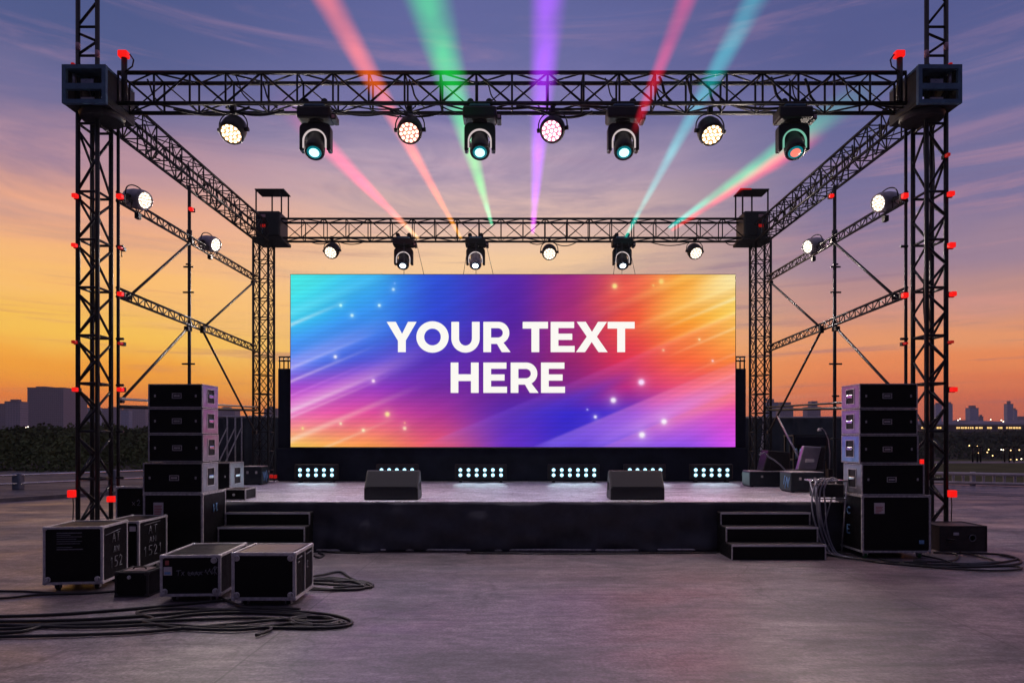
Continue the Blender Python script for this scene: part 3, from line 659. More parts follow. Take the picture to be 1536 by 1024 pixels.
def screen_px(x,y):
    c=list(pal((x-S0)/(S1-S0),(y-T0)/(T1-T0)))
    for (x0,y0,ln,hw,col,k,fd) in streaks:
        t=(x-x0)/ln
        if t<-.02 or t>1.02: continue
        q=abs(y-(y0+SL*(x-x0)))/(hw*1.4)
        if q>3: continue
        a=(1-t)**.9 if fd>0 else (max(0,t)**.9 if fd<0 else 4*max(0,t)*(1-t) if t<1 else 0)
        if isinstance(a,complex): a=0
        a=min(.85,max(0,a)*k*1.35)*math.exp(-q*q)
        for i in range(3): c[i]+=(col[i]-c[i])*a
    for (ex,ey,wd,k,x0_,x1_) in ((800,670,46,.50,800,1110),(905,670,30,.34,880,1110),(700,640,26,.16,640,900)):
        e_=y-(ey+SL*(x-ex))
        if -2<e_<wd*3 and x>x0_-30:
            t_=max(0,min(1,(x-820)/270)); col=lerp((165,130,255),lerp((255,130,215),(255,130,120),max(0,t_*2-1)),min(1,t_*1.7))
            a=k*min(1,max(0,(e_+2)/3.5))*math.exp(-(max(0,e_)/wd)**1.6)*min(1,max(0,(x-x0_+30)/60))
            for i in range(3): c[i]+=(col[i]-c[i])*a
    # soft texture of fine rays
    s_=y-SL*x
    a=(.012*math.sin(s_*.13)+.010*math.sin(s_*.29+1)+.006*math.sin(s_*.8+x*.004))
    c=[v*(1+a) for v in c]
    for (sx,sy,r,col) in sparks:
        dx=x-sx; dy=y-sy; q=dx*dx+dy*dy
        if q<r*r*60:
            a=min(1,1.25*math.exp(-q/(r*r*.95)))+.2*math.exp(-q/(r*r*9))
            for i in range(3): c[i]+=(col[i]-c[i])*min(1,a)
    c=[v*(.972+.028*math.cos((y-T0)*2*math.pi/6.45)) for v in c]
    return [max(0,min(255,v)) for v in c]
ls=thing('led_screen','wide LED screen showing YOUR TEXT HERE over blue, purple and orange streaks','screen',(XX(769.5,SD),SD,1.45))
nx,ny=500,193; vs=[]; cols=[]
for j in range(ny+1):
    for i in range(nx+1):
        x=S0+(S1-S0)*i/nx; y=T0+(T1-T0)*j/ny; vs.append(tuple(W(x,y,SD)-ls.location)); cols+= [*lin(*screen_px(x,y))[:3],1]
me=bpy.data.meshes.new('display'); me.from_pydata(vs,[],[(j*(nx+1)+i,(j+1)*(nx+1)+i,(j+1)*(nx+1)+i+1,j*(nx+1)+i+1) for j in range(ny) for i in range(nx)])
at=me.color_attributes.new('picture','FLOAT_COLOR','POINT'); at.data.foreach_set('color',cols)
m=bpy.data.materials.new('led_picture'); m.use_nodes=True; nt=m.node_tree; b=nt.nodes['Principled BSDF']; an=nt.nodes.new('ShaderNodeVertexColor'); an.layer_name='picture'
b.inputs['Base Color'].default_value=(.01,.01,.01,1); b.inputs['Roughness'].default_value=.6; nt.links.new(an.outputs[0],b.inputs['Emission Color']); b.inputs['Emission Strength'].default_value=1.0
me.materials.append(m); o=bpy.data.objects.new('display',me); COL.objects.link(o); o.parent=ls
a=W(S0,T1,SD); c=W(S1,T0,SD)
MB().box((a.x-.015,SD+.005,a.z-.015),(c.x+.015,SD+.16,c.z+.015)).build('cabinet_frame',m_dark,ls,world=True,bevel=.004)
def ell(cx,cy,rx,ry,a0,a1,n): return [(cx+rx*math.cos(math.radians(a0+(a1-a0)*i/n)),cy-ry*math.sin(math.radians(a0+(a1-a0)*i/n))) for i in range(n+1)]
def glyph(ch,x0,x1,y0,y1):
    w=11.6; h=10.2; cx=(x0+x1)/2; ym=(y0+y1)/2
    if ch=='Y': return [[(x0,y0),(x0+13.6,y0),(cx+.6,y0+18),(x1-13,y0),(x1,y0),(cx+6.2,y1-17.5),(cx+6.2,y1),(cx-5.6,y1),(cx-5.6,y1-17)]],None
    if ch=='O': return [ell(cx,ym,(x1-x0)/2,(y1-y0)/2+.8,0,360,48)[:-1],ell(cx,ym,(x1-x0)/2-11.8,(y1-y0)/2-10.2,0,360,48)[:-1]],None
    if ch=='U':
        r=(x1-x0)/2; yc=y1+.7-r*1.0
        return [[(x0,y0),(x0+w,y0)]+ell(cx,yc,r-w,r-10.6,180,360,20)+[(x1-w,y0),(x1,y0)]+ell(cx,yc,r,r,360,180,28)],None
    if ch=='T': return [[(x0,y0),(x1,y0),(x1,y0+h),(cx+5.9,y0+h),(cx+5.9,y1),(cx-5.9,y1),(cx-5.9,y0+h),(x0,y0+h)]],None
    if ch=='E':
        m1,m2=ym-5.0,ym+4.4
        return [[(x0,y0),(x1-.8,y0),(x1-.8,y0+9.4),(x0+w,y0+9.4),(x0+w,m1),(x1-3.6,m1),(x1-3.6,m2),(x0+w,m2),(x0+w,y1-9.4),(x1,y1-9.4),(x1,y1),(x0,y1)]],None
    if ch=='X': return [[(x0+1,y0),(x0+14.6,y0),(cx+.2,y0+15),(x1-14.4,y0),(x1-1,y0),(cx+7.6,ym-.5),(x1,y1),(x1-13.8,y1),(cx-.2,y1-15.2),(x0+13.6,y1),(x0,y1),(cx-7.6,ym-.5)]],None
    if ch=='H': return [[(x0,y0),(x0+w,y0),(x0+w,ym-5.2),(x1-w,ym-5.2),(x1-w,y0),(x1,y0),(x1,y1),(x1-w,y1),(x1-w,ym+5),(x0+w,ym+5),(x0+w,y1),(x0,y1)]],None
    if ch=='R':
        yb=y0+33.2; r=(yb-y0)/2; xb=x1-2-r
        out=[(x0,y0)]+ell(xb,y0+r,r,r,90,-62,22)+[(x1,y1),(x1-13.4,y1),(xb-2,yb-.1),(x0+w,yb-.1),(x0+w,y1),(x0,y1)]
        ri=r-9.6; inn=[(x0+w,y0+9.6)]+ell(xb-.8,y0+r,ri+.6,ri,90,-90,16)+[(x0+w,yb-9.6)]
        return [out,inn],None
m_text=E('led_text_white',lin(252,249,243),1.0)
for ch,x0,x1,y0,y1 in (('Y',580,625,482.5,528),('O',624.5,673,482.5,528),('U',677,719.5,482.5,528),('R',725,766,482.5,528),('T',784,822,482.5,528),('E',826,862,482.5,528),('X',864,911.5,482.5,528),('T',911.5,952,482.5,528),
                    ('H',676,718,543.5,589),('E',725,760.5,543.5,589),('R',766,808,543.5,589),('E',811.5,847.5,543.5,589)):
    loops,_=glyph(ch,x0,x1,y0,y1); flat=[p for l in loops for p in l]
    mb=MB(); mb.add([W(x,y,SD-.004) for x,y in flat],[tuple(t) for t in tessellate_polygon([[Vector((x,-y,0)) for x,y in l] for l in loops])])
    mb.build('letter_'+ch.lower(),m_text,ls,world=True)
# black backing wings and drape under the screen
bk=thing('screen_backing','black draped support wall framing the foot and sides of the LED screen','support wall',(0,14.95,DZ))
xl,xr=XX(417,SD+.22),XX(1119,SD+.22)
MB().box((xl,SD+.2,DZ),(xr,SD+.30,1.46)).build('foot_wall',m_drape_blue,bk,world=True)
for x0,x1 in ((xl,a.x+.2),(c.x-.2,xr)): MB().box((x0,SD+.22,1.465),(x1,SD+.32,ZZ(551,SD))).build('wing',m_drape_blue,bk,world=True,bevel=.01)
drape(xl,xr,SD+.13,DZ+.01,1.46,.018,260,m_drape_blue,'drape',bk,9)
for x0,x1 in ((xl,xl+.32),(xr-.32,xr)):
    mb=MB()
    for z in (ZZ(533,SD),ZZ(539,SD)): mb.tube((x0,SD+.27,z),(x1,SD+.27,z),.018,6)
    for i in range(4): x=x0+.02+(x1-x0-.04)*i/3; mb.tube((x,SD+.27,ZZ(551,SD)),(x,SD+.27,ZZ(533,SD)),.016,6)
    mb.build('top_rail_lattice',m_truss,bk,world=True)
# suspension wires
for i,(px,px2) in enumerate(((606,606),(636,624),(695,703),(714,714),(740,728),(933,933),(920,927),(953,942))):
    mb=MB().tube(W(px2,361,18.25),W(px,412.5,SD+.06),.006,5)
    tag(mb.build('suspension_wire',m_cable),'thin dark wire from the rear truss to the top of the screen','wire','suspension wires above the screen')

# ------------------------------------------------------------------ stage floor fixtures
def blinder(px0,n,y,label,step):
    d=14.42; zb=DZ; z1,z2=ZZ(704.6,d),ZZ(712.3,d)
    x0=XX(px0,d); x1=XX(px0+step*(n-1),d); t=thing('blinder_bar',label,'stage light',((x0+x1)/2,d,zb))
    MB().box((x0-.12,d+.03,zb+.06),(x1+.12,d+.13,z1+.12)).build('housing',m_dark,t,world=True,bevel=.012)
    for xx in (x0,x1): MB().box((xx-.03,d+.0,zb),(xx+.03,d+.16,zb+.058)).build('foot',m_dark,t,world=True)
    for k in (-1,1): spot(t,Matrix.Translation((k*(x1-x0)*.3,0,z2-zb+.05))@Matrix.Rotation(math.radians(90+42),4,'X'),5.5,(.72,.88,1),165,.22,.35)
    for i in range(n):
        for z in (z1,z2):
            m=Matrix.Translation((XX(px0+step*i,d),d+.03,z))@Matrix.Rotation(math.radians(90),4,'X')
            mb=MB(); mb.lathe([(.034,0),(.037,.012),(.024,.022),(0,.026)],m,12); mb.build('lamp',m_blind,t,world=True)
blinder(449.5,5,0,'cyan white blinder bar with five lamp columns at the left end of the stage',12)
blinder(572,5,0,'blinder bar mostly hidden behind the left wedge monitor',11.5)
blinder(690.5,6,0,'blinder bar with six lamp columns left of the stage centre',12.2)
blinder(830.5,6,0,'blinder bar with six lamp columns right of the stage centre',12.2)
blinder(945,5,0,'blinder bar mostly hidden behind the right wedge monitor',11.5)
blinder(1044,5,0,'cyan white blinder bar with five lamp columns at the right end of the stage',11.9)
def wedge(px0,px1,label):
    d=10.42; x0,x1=XX(px0,d),XX(px1,d); w=x1-x0
    t=thing('wedge_monitor',label,'stage monitor',((x0+x1)/2,d,DZ))
    prof=[(0,.02),(.02,0),(.42,0),(.47,.04),(.30,.425),(.25,.445),(.21,.44),(0,.18)]
    MB().prism(prof,lambda a,b,tt:Vector((tt,a,b)),-w/2,w/2).build('cabinet',m_dark,t,bevel=.012,seg=2)
    # grille on the sloping face
    u=Vector((0,.21,.26)).normalized(); nrm=Vector((0,-.26,.21)).normalized(); o=Vector((0,0,.18))+u*.02
    mb=MB(); p=[Vector((-w/2+.03,0,0))+o,Vector((w/2-.03,0,0))+o]; q=[v+u*.29 for v in p]
    vs=[v+nrm*.004 for v in (p[0],p[1],q[1],q[0])]+[v+nrm*.012 for v in (p[0],p[1],q[1],q[0])]
    mb.add(vs,[(4,5,6,7),(0,1,5,4),(1,2,6,5),(2,3,7,6),(3,0,4,7)]); mb.build('grille',M('grille_cloth',(.012,.013,.019),.75,0,noise=.25,scale=160),t)
    for s in (-1,1):
        MB().box((s*(w/2+.004)-.004,.20,.14),(s*(w/2+.004)+.004,.33,.26)).build('side_handle',m_rubber,t,bevel=.003)
        MB().box((s*(w/2-.1)-.04,.05,-.0),(s*(w/2-.1)+.04,.4,.012)).build('skid',m_rubber,t)
wedge(546,627,'black wedge monitor on the stage edge, left of the two'); wedge(916,997,'black wedge monitor on the stage edge, right of the two')

# ------------------------------------------------------------------ stage lights on trusses
def arch(w,h,ri,zc,n=16):
    """outline of the yoke plate: rounded rectangle with an arch cut from below (x,z), z down from 0 to -h"""
    r=.09; o=[]
    o+=[(-w/2,-h)]
    o+=[(-w/2+r-r*math.cos(a),-r+r*math.sin(a)) for a in [i/6*math.pi/2 for i in range(7)]]
    o+=[(w/2-r+r*math.sin(a),-r+r*math.cos(a)) for a in [i/6*math.pi/2 for i in range(7)]]
    o+=[(w/2,-h),(ri,-h)]
    o+=[(ri*math.cos(a),zc+ri*math.sin(a)) for a in [i/n*math.pi for i in range(n+1)]]
    o+=[(-ri,-h)]
    return o
GL={n:M('lit_face_'+n,(.1,.07,.05),.4,emit=c,es=e) for n,c,e in (('warm_led',(1,.50,.16,1),.75),('white_led',(1,.68,.42,1),.85),('pink_led',(1,.30,.46,1),.85),('amber_pink_led',(.95,.30,.28,1),.7))}
m_rim_painted=E('painted_rim_light',(1,.84,.84,1),.62)  # no lamp: emission paints the light caught on the yoke's rim edge
def moving_head(loc,label,lens,pan=0,pitch=58,shell=None,rim=None):
    t=thing('moving_head',label,'moving head light',loc,0,'moving head lights on the trusses')
    MB().box((-.27,-.17,-.16),(.27,.17,.03)).build('base',m_dark,t,bevel=.035,seg=2)
    MB().box((.272,-.12,-.17),(.345,.12,-.07)).build('power_box',m_dark,t,bevel=.01)
    MB().box((.285,-.128,-.15),(.33,-.121,-.10)).build('status_light',m_tape,t)
    MB().box((-.17,-.12,.031),(.17,.12,.09)).build('heat_sink',m_block,t,bevel=.02)
    for x in (-.15,.15):
        mb=MB().box((x-.03,-.05,.03),(x+.03,.05,.12)); mb.tube((x,-.06,.14),(x,.06,.14),.055,10); mb.build('clamp',m_dark,t)
    MB().tube((0,0,-.16),(0,0,-.20),.12,16).build('pan_bearing',m_dark,t)
    P=Matrix.Translation((0,0,-.20))
    MB().prism(arch(.50,.44,.185,-.30),lambda a,b,tt:Vector((a,tt,b)),-.07,.09).build('yoke',m_dark,t,bevel=.012,tf=P)
    n=20; ro,ri=.190,.168; poly=[(ro*math.cos(i/n*math.pi),ro*math.sin(i/n*math.pi)) for i in range(n+1)]+[(-ro,-.11),(-ri,-.11)]+[(ri*math.cos(math.pi-i/n*math.pi),ri*math.sin(math.pi-i/n*math.pi)) for i in range(n+1)]+[(ri,-.11),(ro,-.11)]
    MB().prism(poly,lambda a,b,tt:Vector((a,tt,b)),-.095,-.072).build('yoke_rim',rim or m_rim_painted,t,tf=Matrix.Translation((0,0,-.50)))
    A=Matrix.Translation((0,-.02,-.52))@Matrix.Rotation(math.radians(pan),4,'Z')@Matrix.Rotation(math.radians(180-pitch+0),4,'X')@Matrix.Identity(4)
    # local +z of the head = beam direction: start from +z, tilt towards the viewer and down
    A=Matrix.Translation((0,-.02,-.53))@Matrix.Rotation(math.radians(pan),4,'Z')@Matrix.Rotation(math.radians(90+pitch),4,'X')
    mb=MB(); mb.lathe([(0,-.21),(.09,-.21),(.125,-.18),(.14,-.10),(.14,.02),(.155,.05),(.162,.17),(.155,.20),(.13,.205)],A,28); hd=mb.build('head',shell or m_dark,t)
    mb=MB(); mb.lathe([(.128,.198),(.10,.212),(.078,.215)],A,28); mb.build('lens_rim',m_lens_rim if lens is not m_lens_white else m_lens_ring,hd)
    mb=MB(); mb.lathe([(.080,.214),(.06,.226),(.0,.232)],A,24); mb.build('lens',lens,hd); spot(t,A,HP[0]*(4.5 if lens is m_lens_white else 1),(1,.45,.38) if lens is m_lens_red else (HP[1] if lens is m_lens_teal else (.82,.88,1)),140,.27)
    for s in (-1,1):
        MB().tube((s*.15,-.02,-.53),(s*.19,-.02,-.53),.05,12).build('tilt_bearing',m_dark,t)
    return t
HP=(215,(.90,.80,.95))
zF,zR=6.97,6.93
for px,lab,ln,pan in ((474,'leftmost of the four moving heads under the front truss, teal lens',m_lens_teal,4),(720,'second moving head from the left under the front truss, teal lens',m_lens_teal,2),
                 (934.5,'third moving head from the left under the front truss, teal lens',m_lens_teal,-2),(1189,'moving head with a glowing red lens under the right of the front truss',m_lens_red,-4)):
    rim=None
    if ln is m_lens_red: rim=E('painted_mint_rim_light',(.35,.95,.70,1),.5)  # same painted rim light in mint, glowing without a lamp
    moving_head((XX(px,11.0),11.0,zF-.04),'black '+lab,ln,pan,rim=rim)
for px,lab,ln,sh in ((605.5,'black moving head under the rear truss above the left half of the screen',m_lens_white,None),(713.5,'grey shelled moving head with a bright white lens under the rear truss',m_lens_white,m_grey_case),(933,'black moving head under the rear truss above the right half of the screen',m_lens_white,None)):
    moving_head((XX(px,18.15),18.15,zR-.02),lab,ln,0,54,sh)
PW={'warm_led':95,'white_led':620,'pink_led':95,'amber_pink_led':95}; CW={'warm_led':(1,.72,.5),'white_led':(1,.84,.74),'pink_led':(1,.56,.62),'amber_pink_led':(1,.62,.48)}
def par_can(loc,label,led,yaw,pitch,r=.2,upright=False,shell=None,L=.32):
    """yaw: 0 faces the viewer, + turns the face to the right of the picture; pitch: down"""
    t=thing('par_light',label,'par light',loc,0,'par lights on the trusses and beams')
    A=Matrix.Rotation(math.radians(yaw),4,'Z')@Matrix.Rotation(math.radians(90+pitch),4,'X')
    sh=shell or m_dark
    mb=MB(); mb.lathe([(0,-L*.62),(r*.62,-L*.62),(r*.84,-L*.5),(r*.97,-L*.2),(r*1.0,L*.22),(r*.97,L*.30),(r*.86,L*.44),(r*.80,L*.44),(r*.78,L*.36)],A,28); bd=mb.build('can',sh,t)
    mb=MB(); mb.lathe([(r*.78,L*.365),(0,L*.366)],A,28); mb.build('face_plate',GL[led.name] ,bd)
    mb=MB()
    for k,rad in ((1,0),(6,.33),(12,.64)):
        for i in range(k):
            a=2*math.pi*i/k+.2*rad; c=A@Matrix.Translation((r*rad*math.cos(a),r*rad*math.sin(a),L*.37)); mb.lathe([(r*.125,0),(r*.11,.012),(0,.018)],c,10)
    mb.build('led_pattern',led,bd); spot(t,A,PW[led.name]*(.6 if upright else 1),CW[led.name],140 if upright else 120,L*.8)
    sgn=-1 if upright else 1
    c=Matrix.Rotation(math.radians(yaw),3,'Z'); pts=[]
    for i in range(15):
        a=math.pi*i/14; pts.append(c@Vector((r*1.16*math.cos(a),.06 if upright else 0,.02+r*1.28*math.sin(a)**.7)))
    MB().path(pts,.011,6).build('bracket',m_dark,t)
    for s in (-1,1): MB().tube(c@Vector((s*r*.95,0,.0)),c@Vector((s*r*1.25,0,.0)),.035,8).build('knob',m_dark,t)
    z0=sgn*(.02+r*1.28); MB().box((-.035,-.05,min(z0,z0+sgn*.10)),(.035,.05,max(z0,z0+sgn*.10))).build('clamp',m_dark,t)
    return t
dF=11.05
for px,py,led,yw,pt,lab in ((350,195,m_led_warm,4,52,'warm white par can at the left end of the front truss, face turned down'),(615,195,m_led_amber,2,44,'par can with amber and pink diodes left of the second front moving head'),
                      (829,194,m_led_pink,14,36,'pink lit par can right of the centre of the front truss'),(1065,197,m_led_warm,-6,50,'warm par can between the third and fourth front moving heads')):
    # negative yaw turns the face towards +x
    par_can(W(px,py,dF),lab,led,-yw if False else (-yw),pt,.205)
for px,py,yw,lab in ((498,376,8,'white par can under the rear truss above the left end of the screen'),(824,378,0,'white par can under the rear truss just right of the screen centre'),(1042,377,-8,'white par can under the rear truss above the right end of the screen')):
    par_can(W(px,py,18.3),lab,m_led_white,-yw,38,.20)
m_shell=M('grey_par_shell',(.42,.39,.42),.4,.3,noise=.2,scale=12)
for px,py,d,s,lab in ((207,299,11.95,-1,'grey par can on the upper left ladder beam, near the front tower'),(315,365.5,15.2,-1,'grey par can on the upper left ladder beam, past the scaffold pole'),(1328,303,11.95,1,'grey par can on the upper right ladder beam, near the front tower'),(1220,368.5,15.2,1,'grey par can on the upper right ladder beam, past the scaffold pole')):
    par_can(W(px,py,d),lab,m_led_white,-s*70,14,.175,upright=True,shell=m_shell,L=.42)

def spline(pts,k=6):
    pts=[Vector(p) for p in pts]; out=[]
    for i in range(len(pts)-1):
        p0=pts[max(0,i-1)];p1=pts[i];p2=pts[i+1];p3=pts[min(len(pts)-1,i+2)]
        for j in range(k):
            u=j/k; out.append(.5*((2*p1)+(p2-p0)*u+(2*p0-5*p1+4*p2-p3)*u*u+(3*p1-p0-3*p2+p3)*u**3))
    return out+[pts[-1]]
# cables looped along the trusses
def sag(a,b,dip,n=10): 
    a=Vector(a); b=Vector(b); return [a.lerp(b,i/n)-Vector((0,0,dip*4*(i/n)*(1-i/n))) for i in range(n+1)]
rc=random.Random(11)
for i in range(30):
    x=-5.9+i*.40+rc.uniform(-.2,.2); y=10.97+rc.uniform(0,.2); k=rc.random()
    if k<.5: pts=sag((x,y,7.05),(x+rc.uniform(.7,1.2),y+.05,7.03),rc.uniform(.03,.13))
    else: pts=[(x,y,7.5),(x+.05,y,7.38),(x+.10,y+.02,7.22),(x+.24,y+.04,7.08)]
    tag(MB().path(spline(pts,4),rc.choice((.011,.015,.022))).build('power_cable',m_cable),'short black cable looped through the front truss','cable','cables looped through the front truss')
for px0,px1,dip in ((462,500,.09),(505,550,.10),(790,822,.10),(826,868,.14),(970,1040,.13),(1086,1110,.12)):
    tag(MB().path(sag(W(px0,361,18.2),W(px1,361,18.2),dip),.012).build('power_cable',m_cable),'thin black cable sagging below the rear truss','cable','cables sagging below the rear truss')
for s,lb in ((-1,'left'),(1,'right')):
    for k in range(3):
        x=s*(6.80-.05*k); pts=[(x+.03*math.sin(z*2.3+k),11.05+.02*math.sin(z*3+k),z) for z in [6.8-.25*i for i in range(10+4*k)]]
        tag(MB().path(pts,.010).build('power_cable',m_cable),f'thin black cable hanging inside the {lb} front tower','cable',f'cables inside the {lb} front tower')
    for k in range(12):
        y=12.3+k*.44; x=s*(6.62+.06*math.sin(k*2.1)); pts=[(x,y,7.33),(x+.03,y+.03,7.1),(x-.02,y+.08,6.93-.12*(k%3==0)),(x,y+.2,6.95)]
        tag(MB().path(pts,.016).build('power_cable',m_cable),f'black cable tied inside the {lb} side truss','cable',f'cables tied inside the {lb} side truss')

# ------------------------------------------------------------------ road cases
STROKES={'A':[[(0,0),(.5,1),(1,0)],[(.22,.4),(.78,.4)]],'T':[[(0,1),(1,1)],[(.5,1),(.5,0)]],'N':[[(0,0),(0,1),(1,0),(1,1)]],'1':[[(.2,.75),(.55,1),(.55,0)]],'5':[[(.9,1),(.15,1),(.1,.55),(.6,.6),(.9,.35),(.7,.05),(.1,.05)]],'2':[[(.1,.75),(.4,1),(.85,.8),(.75,.5),(.1,0),(.95,0)]],
'C':[[(.95,.85),(.55,1),(.1,.7),(.1,.3),(.55,0),(.95,.15)]],'E':[[(.9,1),(.1,1),(.1,0),(.9,0)],[(.1,.5),(.7,.5)]],'I':[[(.5,0),(.5,1)]],'x':[[(0,0),(.8,.6)],[(0,.6),(.8,0)]]}
def strokes(parent,lines,place,th,mat,name='lettering'):
    mb=MB()
    for pts in lines:
        for (a,b),(c,d) in zip(pts[:-1],pts[1:]): mb.tube(place(a,b),place(c,d),th,5)
    return mb.build(name,mat,parent)
def text_lines(txt,x,z,w,h,gap):
    out=[]
    for ch in txt:
        if ch!=' ': out+=[[(x+a*w,z+b*h) for a,b in st_] for st_ in STROKES[ch]]
        x+=w+gap
    return out
def road_case(label,x0,x1,y0,y1,z0,z1,yaw=0,pivot=None,trim=.021,casters=True,mat_trim=None,cmat=None,lid=True,name='flight_case',top=None,group=None,corner=True):
    mat_trim=mat_trim or m_alu; w,dp,h=x1-x0,y1-y0,z1-z0
    # origin: front right (or left) bottom corner stays put while the case is turned
    px_=pivot if pivot is not None else (x0+x1)/2
    t=thing(name,label,'flight case',(px_,y0,z0 if not casters else 0),yaw,group)
    zz=z0 if casters else 0; a,b=x0-px_,x1-px_
    MB().box((a+.006,.006,zz+.006),(b-.006,dp-.006,zz+h-.006)).build('body',top or m_lam,t)
    e=trim; mb=MB(); p=.004
    for (yy0,yy1) in ((-p,.02),(dp-.02,dp+p)):
        for (u0,u1,v0,v1) in ((a-p,b+p,zz-p,zz+e),(a-p,b+p,zz+h-e,zz+h+p),(a-p,a+e,zz+e+.001,zz+h-e-.001),(b-e,b+p,zz+e+.001,zz+h-e-.001)): mb.box((u0,yy0,v0),(u1,yy1,v1))
    for xx0,xx1 in ((a-p,a+.02),(b-.02,b+p)):
        for v0,v1 in ((zz-p,zz+e),(zz+h-e,zz+h+p)): mb.box((xx0,.021,v0),(xx1,dp-.021,v1))
    for xx0,xx1 in ((a-p,a+e),(b-e,b+p)): mb.box((xx0,.021,zz+h-.018),(xx1,dp-.021,zz+h+p-.0015)) if False else None
    mb.build('edge_trim',mat_trim,t)
    if corner:
        for cx in (a,b):
            for cy in (0,dp):
                for cz in (zz,zz+h):
                    m=Matrix.Translation((cx,cy,cz)); k=.023
                    MB().box((-k,-k,-k),(k,k,k),Matrix.Translation((cx-math.copysign(k*.55,cx-(a+b)/2),cy-math.copysign(k*.55,cy-dp/2),cz-math.copysign(k*.55,cz-zz-h/2)))).build('corner_cap',mat_trim,t,bevel=.014,seg=2)
    if casters:
        for cx in (a+.1,b-.1):
            for cy in (.1,dp-.1):
                c=MB().box((cx-.035,cy-.04,z0-.022),(cx+.035,cy+.04,z0-.005)); c.box((cx-.03,cy-.012,z0-.06),(cx-.02,cy+.03,z0-.022)); c.box((cx+.02,cy-.012,z0-.06),(cx+.03,cy+.03,z0-.022))
                f=c.build('caster',m_aludull,t); rr_=min(.036,z0*.48)
                MB().tube((cx-.018,cy+.012,rr_),(cx+.018,cy+.012,rr_),rr_,14).build('wheel',cmat or m_rubber,f)
    return t,a,b,dp,zz,h
def latch(t,x,z,y=-.012,s=.032):
    mb=MB(); mb.lathe([(s,0),(s,.008),(s*.7,.012),(s*.65,.004),(0,.004)],Matrix.Translation((x,y+.006,z))@Matrix.Rotation(math.radians(90),4,'X'),14); mb.box((x-s*.25,y-.012,z-s*.7),(x+s*.25,y-.004,z+s*.7)); mb.build('latch',m_alu,t)
# A: front left case
t,a,b,dp,zz,h=road_case('black flight case on casters, furthest left, with a lined white label on its front',-5.15,-4.533,7.56,8.16,.082,.7066,math.radians(6),-4.533)
for x in (a+.05,b-.05): latch(t,x,zz+.05); 
mb=MB(); r5=random.Random(5)
for i,(z,w_) in enumerate(((.555,.26),(.535,.14),(.515,.26),(.49,.2),(.465,.26),(.44,.24),(.40,.16),(.375,.27))): 
    mb.box((a+.14,-.006,z+zz-.0),(a+.14+w_,.004,z+zz+(.010 if i in(0,7) else .006)))
mb.build('label_lettering',m_chalk,t)
pl=lambda u,v:Vector((b+.004,u,v))
strokes(t,text_lines('AT',.22,zz+.42,.07,.10,.03)+text_lines('AN',.25,zz+.30,.05,.07,.025)+text_lines('152',.16,zz+.13,.08,.12,.03)+[[(.06,zz+.52),(.42,zz+.55)]],pl,.004,m_chalk)
# B
t,a,b,dp,zz,h=road_case('black flight case standing behind the lined label case, chalk numbers on its side',-5.04,-4.575,8.37,9.05,.08,.664)
strokes(t,text_lines('AT',.22,zz+.40,.08,.10,.04)+text_lines('AN',.24,zz+.29,.06,.07,.03)+text_lines('1521',.10,zz+.13,.085,.12,.035)+[[(.12,zz+.525),(.5,zz+.535)]],lambda u,v:Vector((b+.004,u,v)),.004,m_chalk)
MB().box((b-.11,-.010,zz+h-.12),(b-.04,.002,zz+h-.06)).build('label_plate',m_paper,t)
# small case
t,a,b,dp,zz,h=road_case('smallest black case on the ground between the tall and wide front cases',-4.215,-3.87,7.25,7.58,0,.262,trim=.014,casters=False,mat_trim=m_dark)
latch(t,(a+b)/2-.02,h-.05,s=.02); MB().path([(a+.10,dp*.5,h+.004),(a+.12,dp*.5,h+.03),(b-.12,dp*.5,h+.03),(b-.10,dp*.5,h+.004)],.010).build('handle',m_rubber,t)
MB().box((a+.05,.06,h+.001),(b-.05,dp-.06,h+.007)).build('lid_panel',M('tan_lid',(.22,.16,.15),.5,0,noise=.2,scale=20),t)
# C
t,a,b,dp,zz,h=road_case('low flight case with white handwriting and a sticker on its front',-3.60,-3.0,7.02,7.82,.072,.485,math.radians(3),-3.0)
MB().box((a+.035,-.008,zz+h-.20),(a+.115,.003,zz+h-.115)).build('sticker',m_paper,t)
MB().box((a+.045,-.011,zz+h-.19),(a+.105,-.0085,zz+h-.165)).build('sticker_print',m_blueink,t)
MB().box((a+.05,-.008,zz+h-.095),(a+.085,.003,zz+h-.05)).build('tape_mark',m_redink,t)
scr=[[(.16,.22),(.21,.225)],[(.185,.225),(.18,.17)],[(.21,.17),(.24,.21)],[(.215,.21),(.24,.17)]]
wv=[(.275+.004*i+.010*math.sin(i*1.9),.19+.022*math.sin(i*1.25)*(1 if i%9<5 else .5)) for i in range(38)]; wv2=[(.445+.0075*i+.010*math.sin(i*2.2),.20+.045*math.sin(i*1.15)*(.6+.4*(i%3==0))+.0018*i) for i in range(16)]
strokes(t,scr+[wv,wv2,[(.53,.19),(.57,.255),(.55,.26),(.545,.17)]],lambda u,v:Vector((a+u-.0,-.006,zz+v+h-.375)),.0034,m_chalk,'handwriting_lettering')
for x,z in ((a+.045,zz+.045),(b-.045,zz+.045),(b-.06,zz+h-.05)): latch(t,x,z)
